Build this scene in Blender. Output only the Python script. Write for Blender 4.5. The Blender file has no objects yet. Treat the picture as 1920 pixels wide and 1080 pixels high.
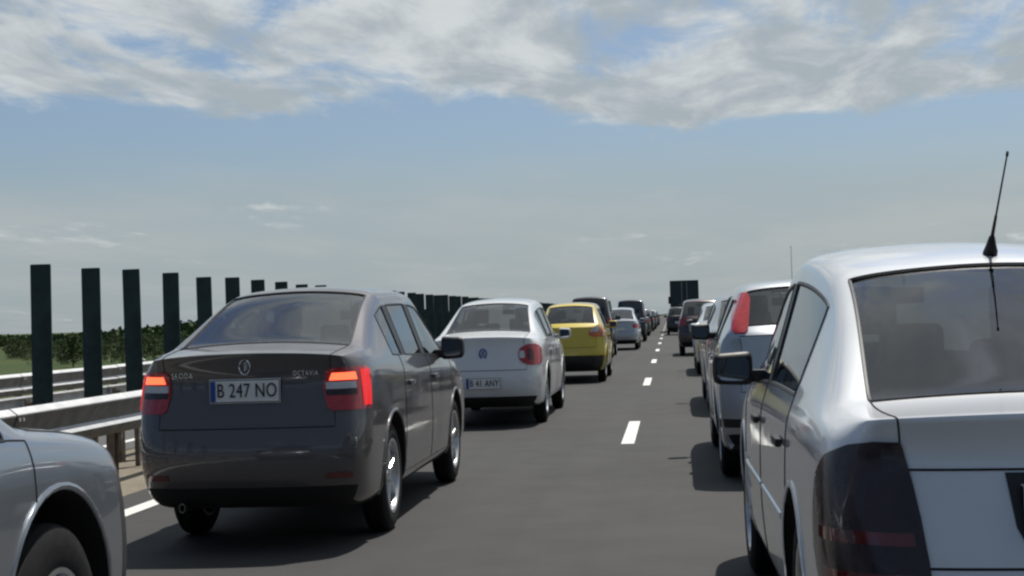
import bpy, bmesh, math, random
from mathutils import Vector, Matrix
from mathutils.bvhtree import BVHTree
from math import radians, sin, cos, pi

random.seed(7)
SC = bpy.context.scene
COL = SC.collection

# ------------------------------------------------------------------ camera
cam_d = bpy.data.cameras.new('camera')
cam = bpy.data.objects.new('camera', cam_d)
COL.objects.link(cam)
SC.camera = cam
cam_d.sensor_width = 36.0
cam_d.lens = 36.0 * 2950 / 1920
cam_d.clip_start = 0.05
cam_d.clip_end = 9000
CAM_YAW, CAM_PITCH, CAM_ROLL = math.atan(293.6 / 2950), math.atan(55.85 / 2950), 0.030
cam.matrix_world = (Matrix.Translation((0, 0, 1.22)) @ Matrix.Rotation(CAM_YAW, 4, 'Z')
                    @ Matrix.Rotation(pi / 2 + CAM_PITCH, 4, 'X') @ Matrix.Rotation(-CAM_ROLL, 4, 'Z'))

# ------------------------------------------------------------------ sky and sun
SUN_EL = radians(65)
SUN_AZ = radians(28)            # clockwise from +Y (the road direction) towards +X
sun_dir = Vector((sin(SUN_AZ) * cos(SUN_EL), cos(SUN_AZ) * cos(SUN_EL), sin(SUN_EL)))

world = bpy.data.worlds.new('World')
SC.world = world
world.use_nodes = True
SKY_STRENGTH = 0.10


def build_world():
    nt = world.node_tree
    N, L = nt.nodes, nt.links
    N.clear()

    def node(t, **kw):
        n = N.new(t)
        for k, v in kw.items():
            setattr(n, k, v)
        return n

    def math_(op, a, b=None, c=None, clamp=False):
        n = node('ShaderNodeMath', operation=op, use_clamp=clamp)
        for i, v in enumerate((a, b, c)):
            if v is None:
                continue
            if isinstance(v, (int, float)):
                n.inputs[i].default_value = v
            else:
                L.new(v, n.inputs[i])
        return n.outputs[0]

    def ramp(v, a, b):
        n = node('ShaderNodeMapRange', interpolation_type='SMOOTHSTEP')
        L.new(v, n.inputs[0])
        n.inputs[1].default_value, n.inputs[2].default_value = a, b
        n.inputs[3].default_value, n.inputs[4].default_value = 0, 1
        return n.outputs[0]

    def mix(f, a, b):
        n = node('ShaderNodeMix', data_type='RGBA')
        for s, v in ((n.inputs[0], f), (n.inputs[6], a), (n.inputs[7], b)):
            if isinstance(v, (int, float)):
                s.default_value = v
            elif isinstance(v, tuple):
                s.default_value = v + (1,)
            else:
                L.new(v, s)
        return n.outputs[2]

    def noise(vec, scale, detail, rough, dist=0.0):
        n = node('ShaderNodeTexNoise')
        L.new(vec, n.inputs['Vector'])
        n.inputs['Scale'].default_value = scale
        n.inputs['Detail'].default_value = detail
        n.inputs['Roughness'].default_value = rough
        n.inputs['Distortion'].default_value = dist
        return n.outputs['Fac']

    sky = node('ShaderNodeTexSky', sky_type='NISHITA', sun_disc=False)
    sky.sun_elevation = SUN_EL
    sky.sun_rotation = SUN_AZ
    sky.altitude = 80
    sky.air_density = 1.0
    sky.dust_density = 2.0
    tc = node('ShaderNodeTexCoord')
    sep = node('ShaderNodeSeparateXYZ')
    L.new(tc.outputs['Generated'], sep.inputs[0])
    x, y, z = sep.outputs
    zc = math_('ADD', math_('MAXIMUM', z, 0.0), 0.055)
    comb = node('ShaderNodeCombineXYZ')
    L.new(math_('DIVIDE', x, zc), comb.inputs[0])
    L.new(math_('DIVIDE', y, zc), comb.inputs[1])
    comb.inputs[2].default_value = 3.7
    p = comb.outputs[0]
    mp = node('ShaderNodeMapping')
    mp.inputs['Location'].default_value = CLOUD_OFFSET
    mp.inputs['Scale'].default_value = (1.0, 0.42, 1.0)
    L.new(p, mp.inputs[0])
    p = mp.outputs[0]
    big = noise(p, 0.85, 2, 0.5)
    fine = noise(p, 2.3, 9, 0.60, 0.5)
    wisp = noise(p, 6.0, 8, 0.62, 0.9)
    f = math_('ADD', math_('MULTIPLY', big, 0.55), math_('MULTIPLY', fine, 0.62))
    f = math_('ADD', f, math_('MULTIPLY', math_('SUBTRACT', wisp, 0.5), 0.22))
    # the broken deck ends some way off: less cover towards the horizon
    cover = ramp(math_('ADD', z, math_('MULTIPLY', math_('SUBTRACT', big, 0.5), 0.05)), 0.112, 0.145)
    f = math_('ADD', f, math_('MULTIPLY', math_('SUBTRACT', cover, 1.0), 0.22))
    cloud = ramp(f, 0.45, 0.60)
    shade = ramp(noise(p, 3.1, 6, 0.6, 0.3), 0.36, 0.66)
    ccol = mix(shade, CLOUD_DARK, CLOUD_LIGHT)
    tint = node('ShaderNodeMix', data_type='RGBA', blend_type='MULTIPLY')
    tint.inputs[0].default_value = 1.0
    L.new(sky.outputs[0], tint.inputs[6])
    tint.inputs[7].default_value = SKY_TINT + (1,)
    # thin cloud and haze scatter forward: brighter towards the sun, deep blue away from it
    dot = node('ShaderNodeVectorMath', operation='DOT_PRODUCT')
    L.new(tc.outputs['Generated'], dot.inputs[0])
    dot.inputs[1].default_value = (sin(SUN_AZ), cos(SUN_AZ), 0.5)
    phase = ramp(dot.outputs['Value'], -0.05, 0.55)
    # stratus and haze low over the land
    hz = math_('ADD', z, math_('MULTIPLY', math_('SUBTRACT', noise(p, 0.55, 5, 0.55), 0.5), -0.075))
    haze = math_('SUBTRACT', 1.0, ramp(hz, 0.060, 0.112))
    hcol = mix(ramp(noise(p, 0.9, 5, 0.6), 0.35, 0.7), HAZE_A, HAZE_B)
    hcol = mix(phase, HAZE_BACK, hcol)
    ccol = mix(phase, CLOUD_BACK, ccol)
    c = mix(math_('MULTIPLY', haze, 0.82), tint.outputs[2], hcol)
    c = mix(math_('MULTIPLY', cloud, 0.92), c, ccol)
    bg = node('ShaderNodeBackground')
    bg.inputs[1].default_value = SKY_STRENGTH
    L.new(c, bg.inputs[0])
    out = node('ShaderNodeOutputWorld')
    L.new(bg.outputs[0], out.inputs[0])


CLOUD_OFFSET = (7.7, 4.2, 0.0)
CLOUD_DARK, CLOUD_LIGHT = (3.9, 4.4, 4.7), (6.6, 6.9, 6.9)
HAZE_A, HAZE_B = (3.75, 4.4, 4.7), (4.4, 4.8, 4.95)
SKY_TINT = (0.74, 0.83, 0.94)
HAZE_BACK, CLOUD_BACK = (0.55, 0.92, 1.60), (1.0, 1.4, 2.0)
build_world()

sd = bpy.data.lights.new('sun', 'SUN')
sd.energy = 5.0
sd.angle = radians(0.55)
sd.color = (1.0, 0.95, 0.88)
sun = bpy.data.objects.new('sun', sd)
COL.objects.link(sun)
sun.rotation_euler = sun_dir.to_track_quat('Z', 'Y').to_euler()

SC.view_settings.view_transform = 'Standard'
SC.view_settings.look = 'None'
SC.view_settings.exposure = 0.0
SC.view_settings.gamma = 1.0
SC.view_settings.use_curve_mapping = False
SC.render.engine = 'CYCLES'
SC.cycles.max_bounces = 8
SC.cycles.transparent_max_bounces = 16
SC.cycles.filter_width = 2.4
SC.cycles.sample_clamp_indirect = 6.0

# ------------------------------------------------------------------ materials
MATS = {}


def new_mat(name):
    m = bpy.data.materials.new(name)
    m.use_nodes = True
    nt = m.node_tree
    b = nt.nodes['Principled BSDF']
    return m, nt, b


def tex_noise(nt, scale, detail=4, rough=0.55, coord='Object', vec=None, dist=0.0):
    n = nt.nodes.new('ShaderNodeTexNoise')
    n.inputs['Scale'].default_value = scale
    n.inputs['Detail'].default_value = detail
    n.inputs['Roughness'].default_value = rough
    n.inputs['Distortion'].default_value = dist
    if vec is None:
        tc = nt.nodes.new('ShaderNodeTexCoord')
        vec = tc.outputs[coord]
    nt.links.new(vec, n.inputs['Vector'])
    return n.outputs['Fac']


def mrange(nt, v, a, b, c=0.0, d=1.0, smooth=True):
    n = nt.nodes.new('ShaderNodeMapRange')
    if smooth:
        n.interpolation_type = 'SMOOTHSTEP'
    nt.links.new(v, n.inputs[0])
    for i, q in enumerate((a, b, c, d)):
        n.inputs[i + 1].default_value = q
    return n.outputs[0]


def mixc(nt, f, a, b, blend='MIX'):
    n = nt.nodes.new('ShaderNodeMix')
    n.data_type = 'RGBA'
    n.blend_type = blend
    for s, v in ((n.inputs[0], f), (n.inputs[6], a), (n.inputs[7], b)):
        if isinstance(v, (int, float)):
            s.default_value = v
        elif isinstance(v, tuple):
            s.default_value = v + (1,) if len(v) == 3 else v
        else:
            nt.links.new(v, s)
    return n.outputs[2]


def bump(nt, bsdf, h, strength, dist):
    n = nt.nodes.new('ShaderNodeBump')
    n.inputs['Strength'].default_value = strength
    n.inputs['Distance'].default_value = dist
    nt.links.new(h, n.inputs['Height'])
    nt.links.new(n.outputs[0], bsdf.inputs['Normal'])


def plain(name, col, rough=0.5, metal=0.0, coat=0.0, var=0.12, scale=9.0, spec=0.5, emit=None, bmp=0.0):
    if name in MATS:
        return MATS[name]
    m, nt, b = new_mat(name)
    n = tex_noise(nt, scale, 5)
    lo = tuple(c * (1 - var) for c in col)
    hi = tuple(min(1, c * (1 + var)) for c in col)
    nt.links.new(mixc(nt, mrange(nt, n, .3, .7), lo, hi), b.inputs['Base Color'])
    nt.links.new(mrange(nt, n, .25, .75, max(.02, rough * .85), min(1, rough * 1.15)), b.inputs['Roughness'])
    b.inputs['Metallic'].default_value = metal
    b.inputs['Coat Weight'].default_value = coat
    b.inputs['Coat Roughness'].default_value = 0.04
    b.inputs['Specular IOR Level'].default_value = spec
    if emit:
        b.inputs['Emission Color'].default_value = emit[0] + (1,)
        b.inputs['Emission Strength'].default_value = emit[1]
    if bmp:
        bump(nt, b, n, bmp, 0.01)
    MATS[name] = m
    return m


def paint(name, col, metal=0.0, rough=0.35, dust=0.25, coat=1.0):
    """car paint: clear-coated, with thin road dust low on the body"""
    if name in MATS:
        return MATS[name]
    m, nt, b = new_mat(name)
    flake = tex_noise(nt, 900, 1, 0.5)
    c = mixc(nt, mrange(nt, flake, .3, .7), tuple(v * .93 for v in col), tuple(min(1, v * 1.07) for v in col))
    tc = nt.nodes.new('ShaderNodeTexCoord')
    sep = nt.nodes.new('ShaderNodeSeparateXYZ')
    nt.links.new(tc.outputs['Object'], sep.inputs[0])
    dn = tex_noise(nt, 3.2, 7, 0.62)
    low = mrange(nt, sep.outputs[2], 0.75, 0.15)
    mul = nt.nodes.new('ShaderNodeMath')
    mul.operation = 'MULTIPLY'
    nt.links.new(low, mul.inputs[0])
    nt.links.new(mrange(nt, dn, .25, .75, .35, 1), mul.inputs[1])
    dustf = nt.nodes.new('ShaderNodeMath')
    dustf.operation = 'MULTIPLY_ADD'
    nt.links.new(mul.outputs[0], dustf.inputs[0])
    dustf.inputs[1].default_value = dust
    nt.links.new(mrange(nt, dn, .45, .8, 0.0, dust * .22), dustf.inputs[2])
    c = mixc(nt, dustf.outputs[0], c, (.19, .17, .145))
    nt.links.new(c, b.inputs['Base Color'])
    b.inputs['Metallic'].default_value = metal
    b.inputs['Roughness'].default_value = rough
    b.inputs['Coat Weight'].default_value = coat
    nt.links.new(mrange(nt, dn, .35, .75, .025, .10), b.inputs['Coat Roughness'])
    MATS[name] = m
    return m


def glass(name, tint=(.55, .62, .60), ior=1.62):
    if name in MATS:
        return MATS[name]
    m = bpy.data.materials.new(name)
    m.use_nodes = True
    nt = m.node_tree
    nt.nodes.clear()
    out = nt.nodes.new('ShaderNodeOutputMaterial')
    mx = nt.nodes.new('ShaderNodeMixShader')
    tr = nt.nodes.new('ShaderNodeBsdfTransparent')
    gl = nt.nodes.new('ShaderNodeBsdfGlossy')
    fr = nt.nodes.new('ShaderNodeFresnel')
    fr.inputs[0].default_value = ior
    tr.inputs[0].default_value = tint + (1,)
    gl.inputs['Roughness'].default_value = 0.012
    gl.inputs['Color'].default_value = (.95, .97, 1, 1)
    n = tex_noise(nt, 2.0, 3)
    bp = nt.nodes.new('ShaderNodeBump')
    bp.inputs['Strength'].default_value = 0.02
    bp.inputs['Distance'].default_value = 0.02
    nt.links.new(n, bp.inputs['Height'])
    nt.links.new(bp.outputs[0], gl.inputs['Normal'])
    nt.links.new(fr.outputs[0], mx.inputs[0])
    nt.links.new(tr.outputs[0], mx.inputs[1])
    nt.links.new(gl.outputs[0], mx.inputs[2])
    nt.links.new(mx.outputs[0], out.inputs[0])
    MATS[name] = m
    return m


M_RUBBER = plain('rubber', (.013, .013, .014), .8, var=.3, scale=30, spec=.2)
M_TRIM = plain('black_plastic', (.016, .017, .018), .45, var=.25, scale=25)
M_GAP = plain('gap_black', (.006, .006, .007), .8)
M_LINER = plain('wheel_housing', (.012, .012, .012), .9)
M_LINING = plain('cabin_lining', (.075, .075, .075), .85)
M_SEAT = plain('seat_cloth', (.035, .036, .040), .9, var=.25, scale=60)
M_ALLOY = plain('alloy', (.55, .56, .57), .28, metal=.9, var=.1)
M_STEELDISC = plain('brake_disc', (.22, .21, .20), .4, metal=.9)
M_CHROME = plain('chrome', (.75, .76, .77), .12, metal=1.0, var=.04)
M_MIRROR = plain('mirror_glass', (.55, .58, .6), .03, metal=1.0, var=.03)
M_PLATE = plain('plate_white', (.72, .72, .70), .4, var=.05)
M_PLATETXT = plain('plate_black', (.012, .012, .012), .5)
M_PLATEBLUE = plain('plate_blue', (.01, .05, .33), .45)
M_LAMP_RED = plain('lamp_red', (.36, .012, .018), .12, coat=1.0, var=.15, scale=40)
M_LAMP_DARK = plain('lamp_smoked', (.020, .008, .011), .28, coat=.35, var=.4, scale=14)
M_LAMP_DIMRED = plain('lamp_dim_red', (.10, .006, .008), .12, coat=1.0, var=.4, scale=14)
M_LAMP_CLEAR = plain('lamp_clear', (.50, .52, .53), .10, coat=1.0, var=.1)
M_LAMP_ORANGE = plain('lamp_orange', (.55, .14, .03), .14, coat=1.0)
M_LAMP_LIT = plain('lamp_lit', (.5, .02, .015), .2, emit=((1.0, .13, .05), 2.2), var=.1)
M_LAMP_GLOW = plain('lamp_glow', (.5, .012, .012), .2, emit=((1.0, .018, .022), .55), var=.1)
G_CLEAR = glass('glass_clear', (.62, .68, .66))
G_TINT = glass('glass_tinted', (.26, .30, .31), 1.85)
G_DARK = glass('glass_dark', (.10, .115, .12), 1.75)

# ------------------------------------------------------------------ mesh helpers
XS = 0.715      # the traffic in the picture is slimmer than it is tall: width of every vehicle


def new_obj(name, me, mats, parent=None, kind=None):
    o = bpy.data.objects.new(name, me)
    COL.objects.link(o)
    if mats is not None:
        for m in (mats if isinstance(mats, (list, tuple)) else [mats]):
            me.materials.append(m)
    if parent:
        o.parent = parent
    if kind:
        o['kind'] = kind
    return o


def bm_obj(name, bm, mats, parent=None, smooth=True, sharp=35, xs=1.0, kind=None):
    if xs != 1.0:
        for v in bm.verts:
            v.co.x *= xs
    bmesh.ops.recalc_face_normals(bm, faces=bm.faces[:])
    me = bpy.data.meshes.new(name)
    bm.to_mesh(me)
    bm.free()
    if smooth:
        for p in me.polygons:
            p.use_smooth = True
        me.set_sharp_from_angle(angle=radians(sharp))
    return new_obj(name, me, mats, parent, kind)


def box(bm, x0, x1, y0, y1, z0, z1, mi=0, bev=0.0, seg=2):
    vs = [bm.verts.new(c) for c in ((x0, y0, z0), (x1, y0, z0), (x1, y1, z0), (x0, y1, z0),
                                    (x0, y0, z1), (x1, y0, z1), (x1, y1, z1), (x0, y1, z1))]
    fs = [bm.faces.new([vs[i] for i in q]) for q in
          ((3, 2, 1, 0), (4, 5, 6, 7), (0, 1, 5, 4), (1, 2, 6, 5), (2, 3, 7, 6), (3, 0, 4, 7))]
    for f in fs:
        f.material_index = mi
    if bev:
        es = list({e for f in fs for e in f.edges})
        bmesh.ops.bevel(bm, geom=es, offset=bev, segments=seg, affect='EDGES', profile=.6)
    return vs


def tube(bm, pts, r, n=8, closed=False, mi=0, r_end=None):
    pts = [Vector(p) for p in pts]
    rings = []
    m = len(pts)
    up0 = Vector((0, 0, 1))
    for i, p in enumerate(pts):
        if closed:
            t = pts[(i + 1) % m] - pts[i - 1]
        else:
            t = pts[min(i + 1, m - 1)] - pts[max(i - 1, 0)]
        if t.length < 1e-9:
            t = Vector((0, 1, 0))
        t.normalize()
        u = t.cross(up0)
        if u.length < 1e-3:
            u = t.cross(Vector((1, 0, 0)))
        u.normalize()
        v = t.cross(u)
        rr = r if r_end is None else r + (r_end - r) * i / max(1, m - 1)
        rings.append([bm.verts.new(p + (u * cos(2 * pi * k / n) + v * sin(2 * pi * k / n)) * rr) for k in range(n)])
    for i in range(m if closed else m - 1):
        a, b = rings[i], rings[(i + 1) % m]
        for k in range(n):
            f = bm.faces.new((a[k], a[(k + 1) % n], b[(k + 1) % n], b[k]))
            f.material_index = mi
    if not closed:
        for rg in (rings[0], rings[-1]):
            f = bm.faces.new(rg)
            f.material_index = mi


def lathe_x(bm, prof, n=40, cx=0, cy=0, cz=0, mi=0, closed=True):
    """prof: list of (x, r) turned about the x axis"""
    rings = []
    for x, r in prof:
        rings.append([bm.verts.new((cx + x, cy + r * cos(2 * pi * k / n), cz + r * sin(2 * pi * k / n))) for k in range(n)])
    for i in range(len(prof) if closed else len(prof) - 1):
        a, b = rings[i], rings[(i + 1) % len(prof)]
        for k in range(n):
            f = bm.faces.new((a[k], a[(k + 1) % n], b[(k + 1) % n], b[k]))
            f.material_index = mi


def empty(name, loc, rz=0.0, label=None, cat=None, group=None):
    o = bpy.data.objects.new(name, None)
    o.empty_display_size = 0.2
    COL.objects.link(o)
    o.location = loc
    o.rotation_euler = (0, 0, rz)
    tag(o, label, cat, group)
    return o


def tag(o, label=None, cat=None, group=None, kind=None):
    for k, v in (('label', label), ('category', cat), ('group', group), ('kind', kind)):
        if v:
            o[k] = v


def copy_tree(o, parent=None):
    c = o.copy()
    COL.objects.link(c)
    if parent is not None:
        c.parent = parent
    for ch in [q for q in bpy.data.objects if q.parent == o]:
        copy_tree(ch, c)
    return c


# ------------------------------------------------------------------ cars
RING_N = 24


def half_profile(W, zb, belt, roof, g, crown=.03, wr=.70, pw=.05, flare=1.0):
    def lp(a, b):
        return a + (b - a) * g
    h = belt - zb
    return [(0, zb), (.40 * W, zb), (.72 * W, zb), (.90 * W, zb + .012), (.968 * W, zb + .085),
            (1.0 * W * flare, zb + .40 * h), (.996 * W * flare, zb + .68 * h), (.985 * W, belt - .075),
            (.945 * W, belt - .004),
            (lp(.875 * W, wr * W), lp(belt + crown * .45, roof - .085)),
            (lp(.80 * W, (wr - pw) * W), lp(belt + crown * .65, roof - .026)),
            (lp(.42 * W, .34 * W), lp(belt + crown * .92, roof - .002)),
            (0, lp(belt + crown, roof + .008))]


def mirror_ring(hp):
    """half profile -> 24 (x, z) points: 0..12 on +x, 13..23 back down on -x"""
    return hp + [(-x, z) for x, z in hp[11:0:-1]]


PIDS = ['body', 'rear_window', 'windshield', 'window_rl', 'window_rr', 'window_fl', 'window_fr', 'window_ql', 'window_qr',
        'pillar_bl', 'pillar_br', 'pillar_cl', 'pillar_cr', 'door_rl', 'door_rr', 'door_fl', 'door_fr', 'trunk_lid', 'hood', 'valance', 'under', 'liner', 'roof']
PI = {n: i for i, n in enumerate(PIDS)}


class Shell:
    """the closed body of a car, rounded, with wheel housings cut out, read back as one evaluated mesh"""

    def __init__(s, spec, level=2):
        s.spec = spec
        bm = bmesh.new()
        st = spec['stations']
        L = spec['length']
        rings = []

        def end_ring(rows, W, y0, sgn, corner):
            # rows: bottom, s1, s2, s3, s4, t5, top -> (yoff, z, wfrac)
            pts = []
            cj = [1, .30, .06, 0]
            xf = [1, .80, .42, 0]
            full = []
            for r in rows:
                full.append(r)
            b, t = rows[0], rows[6]
            half = []
            for j in (3, 2, 1, 0):
                half.append((b[2] * W * xf[j], b[1], b[0] + corner * cj[j]))
            for k in range(1, 6):
                r = rows[k]
                half.append((r[2] * W, r[1], r[0] + corner))
            tcr = spec.get('top_crown', .02)
            for j in range(4):
                half.append((t[2] * W * [1, .90, .46, 0][j], t[1] + tcr * [0, .5, .9, 1][j], t[0] + corner * cj[j]))
            co = [(x, y0 + sgn * yo, z) for x, z, yo in half]
            co += [(-x, y, z) for x, y, z in co[11:0:-1]]
            return co

        def ring_of(co):
            return [bm.verts.new(c) for c in co]

        rr = spec['rear_rows']
        fr = spec['front_rows']
        rc, fc = spec.get('corner', .16), spec.get('front_corner', .30)
        rings.append(ring_of(end_ring(rr, spec['W'], 0, 1, rc)))
        for q in st:
            hp = half_profile(q['W'], q['zb'], q['belt'], q.get('roof', 1.4), q.get('g', 0), q.get('crown', .03), q.get('wr', spec.get('wr', .70)), spec.get('pw', .05))
            rings.append(ring_of([(x, q['y'], z) for x, z in mirror_ring(hp)]))
        rings.append(ring_of(end_ring(fr, spec['W'], L, -1, fc)))

        def face(vs, pid):
            f = bm.faces.new(vs)
            f.material_index = PI[pid]
            return f

        n = len(rings)
        for i in range(n - 1):
            tg = st[i - 1] if i >= 1 else {'top': spec.get('tail_top', 'T')}
            top, side, door = tg.get('top', ''), tg.get('side', ''), tg.get('door', '')
            for k in range(RING_N):
                kk = k if k < 12 else 23 - k      # strip index 0..11 from the floor centre to the roof centre
                sd = 'r' if k < 12 else 'l'
                pid = 'body'
                if kk <= 2:
                    pid = 'under'
                elif kk == 3:
                    pid = 'valance' if spec.get('black_sill') else 'body'
                elif 4 <= kk <= 7 and door:
                    pid = 'door_' + door + sd
                elif kk == 8 and side:
                    pid = 'pillar_' + side.lower() + sd if side in 'BC' else 'window_' + side + sd
                elif kk >= 10 and top == 'R':
                    pid = 'rear_window'
                elif kk >= 10 and top == 'W':
                    pid = 'windshield'
                elif kk >= 10 and top == 'T':
                    pid = 'trunk_lid'
                elif kk >= 9 and top == 'H':
                    pid = 'hood'
                a, b = rings[i], rings[i + 1]
                face((a[k], a[(k + 1) % RING_N], b[(k + 1) % RING_N], b[k]), pid)

        def cap(ring, rows, y0, sgn, corner, rear):
            cj = [1, .30, .06, 0]
            xf = [1, .80, .42, 0]
            W = spec['W']
            for sd in (1, -1):
                def ri(idx):
                    return ring[idx] if sd == 1 or idx in (0, 12) else ring[24 - idx]
                grid = [[ri(3), ri(2), ri(1), ri(0)]]
                for k in range(1, 6):
                    row = [ri(3 + k)]
                    for j in (1, 2, 3):
                        key = (rear, k, j if j < 3 else 'c')
                        if j == 3:
                            if key not in cache:
                                cache[key] = bm.verts.new((0, y0 + sgn * rows[k][0], rows[k][1]))
                            row.append(cache[key])
                        else:
                            row.append(bm.verts.new((sd * rows[k][2] * W * xf[j], y0 + sgn * (rows[k][0] + corner * cj[j]), rows[k][1])))
                    grid.append(row)
                grid.append([ri(9), ri(10), ri(11), ri(12)])
                for r in range(6):
                    for j in range(3):
                        pid = 'body'
                        if r == 0:
                            pid = 'valance'
                        elif rear and r >= spec.get('lid_row', 3):
                            pid = 'trunk_lid' if j >= 1 or spec.get('lid_full') else 'body'
                        face((grid[r][j], grid[r][j + 1], grid[r + 1][j + 1], grid[r + 1][j]), pid)
        cache = {}
        cap(rings[0], rr, 0, 1, rc, True)
        cap(rings[-1], fr, L, -1, fc, False)
        bmesh.ops.recalc_face_normals(bm, faces=bm.faces[:])
        # creases
        cl = bm.edges.layers.float.get('crease_edge') or bm.edges.layers.float.new('crease_edge')

        def crease(v1, v2, val):
            e = bm.edges.get((v1, v2))
            if e:
                e[cl] = val
        for i in range(n - 1):
            for idx, val in ((8, .35), (9, .25), (7, spec.get('shoulder', .35)), (4, .3)):
                crease(rings[i][idx], rings[i + 1][idx], val)
                crease(rings[i][24 - idx], rings[i + 1][24 - idx], val)
        for idx in range(9, 15):
            crease(rings[0][idx], rings[0][idx + 1], spec.get('lip', .55))
        me = bpy.data.meshes.new('tmp_shell')
        bm.to_mesh(me)
        bm.free()
        for nme in PIDS:
            me.materials.append(bpy.data.materials.get('slot_' + nme) or bpy.data.materials.new('slot_' + nme))
        ob = bpy.data.objects.new('tmp_shell', me)
        COL.objects.link(ob)
        sm = ob.modifiers.new('s', 'SUBSURF')
        sm.levels = sm.render_levels = level
        # wheel housings
        cb = bmesh.new()
        W = spec['W']
        for ya in spec['axles']:
            for sd in (1, -1):
                R = spec['wheel_r'] + spec.get('arch_gap', .045)
                nseg = 48
                a = [cb.verts.new((sd * W * .66, ya + R * cos(2 * pi * k / nseg), spec['wheel_r'] + .012 + R * sin(2 * pi * k / nseg))) for k in range(nseg)]
                b = [cb.verts.new((sd * (W + .3), v.co.y, v.co.z)) for v in a]
                for k in range(nseg):
                    cb.faces.new((a[k], a[(k + 1) % nseg], b[(k + 1) % nseg], b[k]))
                cb.faces.new(a[::-1])
                cb.faces.new(b)
        bmesh.ops.recalc_face_normals(cb, faces=cb.faces[:])
        cme = bpy.data.meshes.new('tmp_cut')
        cb.to_mesh(cme)
        cb.free()
        for nme in PIDS:
            cme.materials.append(bpy.data.materials['slot_' + nme])
        for p in cme.polygons:
            p.material_index = PI['liner']
        cob = bpy.data.objects.new('tmp_cut', cme)
        COL.objects.link(cob)
        bo = ob.modifiers.new('b', 'BOOLEAN')
        bo.operation = 'DIFFERENCE'
        bo.solver = 'EXACT'
        bo.object = cob
        dg = bpy.context.evaluated_depsgraph_get()
        ev = ob.evaluated_get(dg)
        s.me = bpy.data.meshes.new_from_object(ev, depsgraph=dg)
        bpy.data.objects.remove(ob)
        bpy.data.objects.remove(cob)
        bpy.data.meshes.remove(me)
        bpy.data.meshes.remove(cme)
        s.bvh = BVHTree.FromPolygons([v.co.copy() for v in s.me.vertices], [tuple(p.vertices) for p in s.me.polygons])
        # average normals for offsets
        s.vn = [v.normal.copy() for v in s.me.vertices]
        slots = [m.name.replace('slot_', '') if m else 'body' for m in s.me.materials]
        s.faces = {}
        for p in s.me.polygons:
            s.faces.setdefault(slots[p.material_index], []).append(p.index)

    def part(s, name, pids, mats, parent, inset=0.0, lining=None, sharp=35):
        bm = bmesh.new()
        vm = {}
        idx = [i for q in pids for i in s.faces.get(q, [])]
        if not idx:
            bm.free()
            return None, []

        def gv(i):
            if i not in vm:
                vm[i] = bm.verts.new(s.me.vertices[i].co - s.vn[i] * inset)
            return vm[i]
        for i in idx:
            p = s.me.polygons[i]
            try:
                bm.faces.new([gv(v) for v in p.vertices])
            except ValueError:
                pass
        loops = s.boundary(bm)
        if lining is not None:
            vm2 = {}
            for i in idx:
                p = s.me.polygons[i]
                if s.me.polygons[i].center.z < .35:
                    continue
                vs = []
                for v in reversed(p.vertices):
                    if v not in vm2:
                        vm2[v] = bm.verts.new(s.me.vertices[v].co - s.vn[v] * .014)
                    vs.append(vm2[v])
                try:
                    f = bm.faces.new(vs)
                    f.material_index = 1
                except ValueError:
                    pass
            mats = [mats, lining]
        for v in bm.verts:
            v.co.x *= XS
        me = bpy.data.meshes.new(name)
        bm.to_mesh(me)
        bm.free()
        for p in me.polygons:
            p.use_smooth = True
        me.set_sharp_from_angle(angle=radians(sharp))
        return new_obj(name, me, mats, parent), loops

    @staticmethod
    def boundary(bm):
        nxt = {}
        for e in bm.edges:
            if len(e.link_faces) == 1:
                f = e.link_faces[0]
                for lp in f.loops:
                    if lp.edge == e:
                        nxt.setdefault(lp.vert, []).append(lp.link_loop_next.vert)
        loops = []
        used = set()
        for v0 in list(nxt):
            if v0 in used:
                continue
            lp, v = [], v0
            while v not in used and v in nxt:
                used.add(v)
                lp.append(v.co.copy())
                v = nxt[v][0]
            if len(lp) > 5:
                loops.append(lp)
        return loops

    def hit(s, o, d):
        h = s.bvh.ray_cast(Vector(o), Vector(d).normalized())
        return h[0], h[1]

    def corner_pt(s, side, phi, z, piv, off, rear=True):
        """a point on the skin seen from the upright axis at piv=(x, y); phi 0 looks along the car, 90 to the side"""
        a = radians(phi)
        d = Vector((side * sin(a), -cos(a) if rear else cos(a), 0))
        o = Vector((side * piv[0], piv[1], z)) + d * 3
        h, n = s.hit(o, -d)
        if h is None:
            h, n = Vector((side * piv[0], piv[1], z)) + d * .4, d
        if n.dot(d) < 0:
            n = -n
        return h + n * off, n


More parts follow.
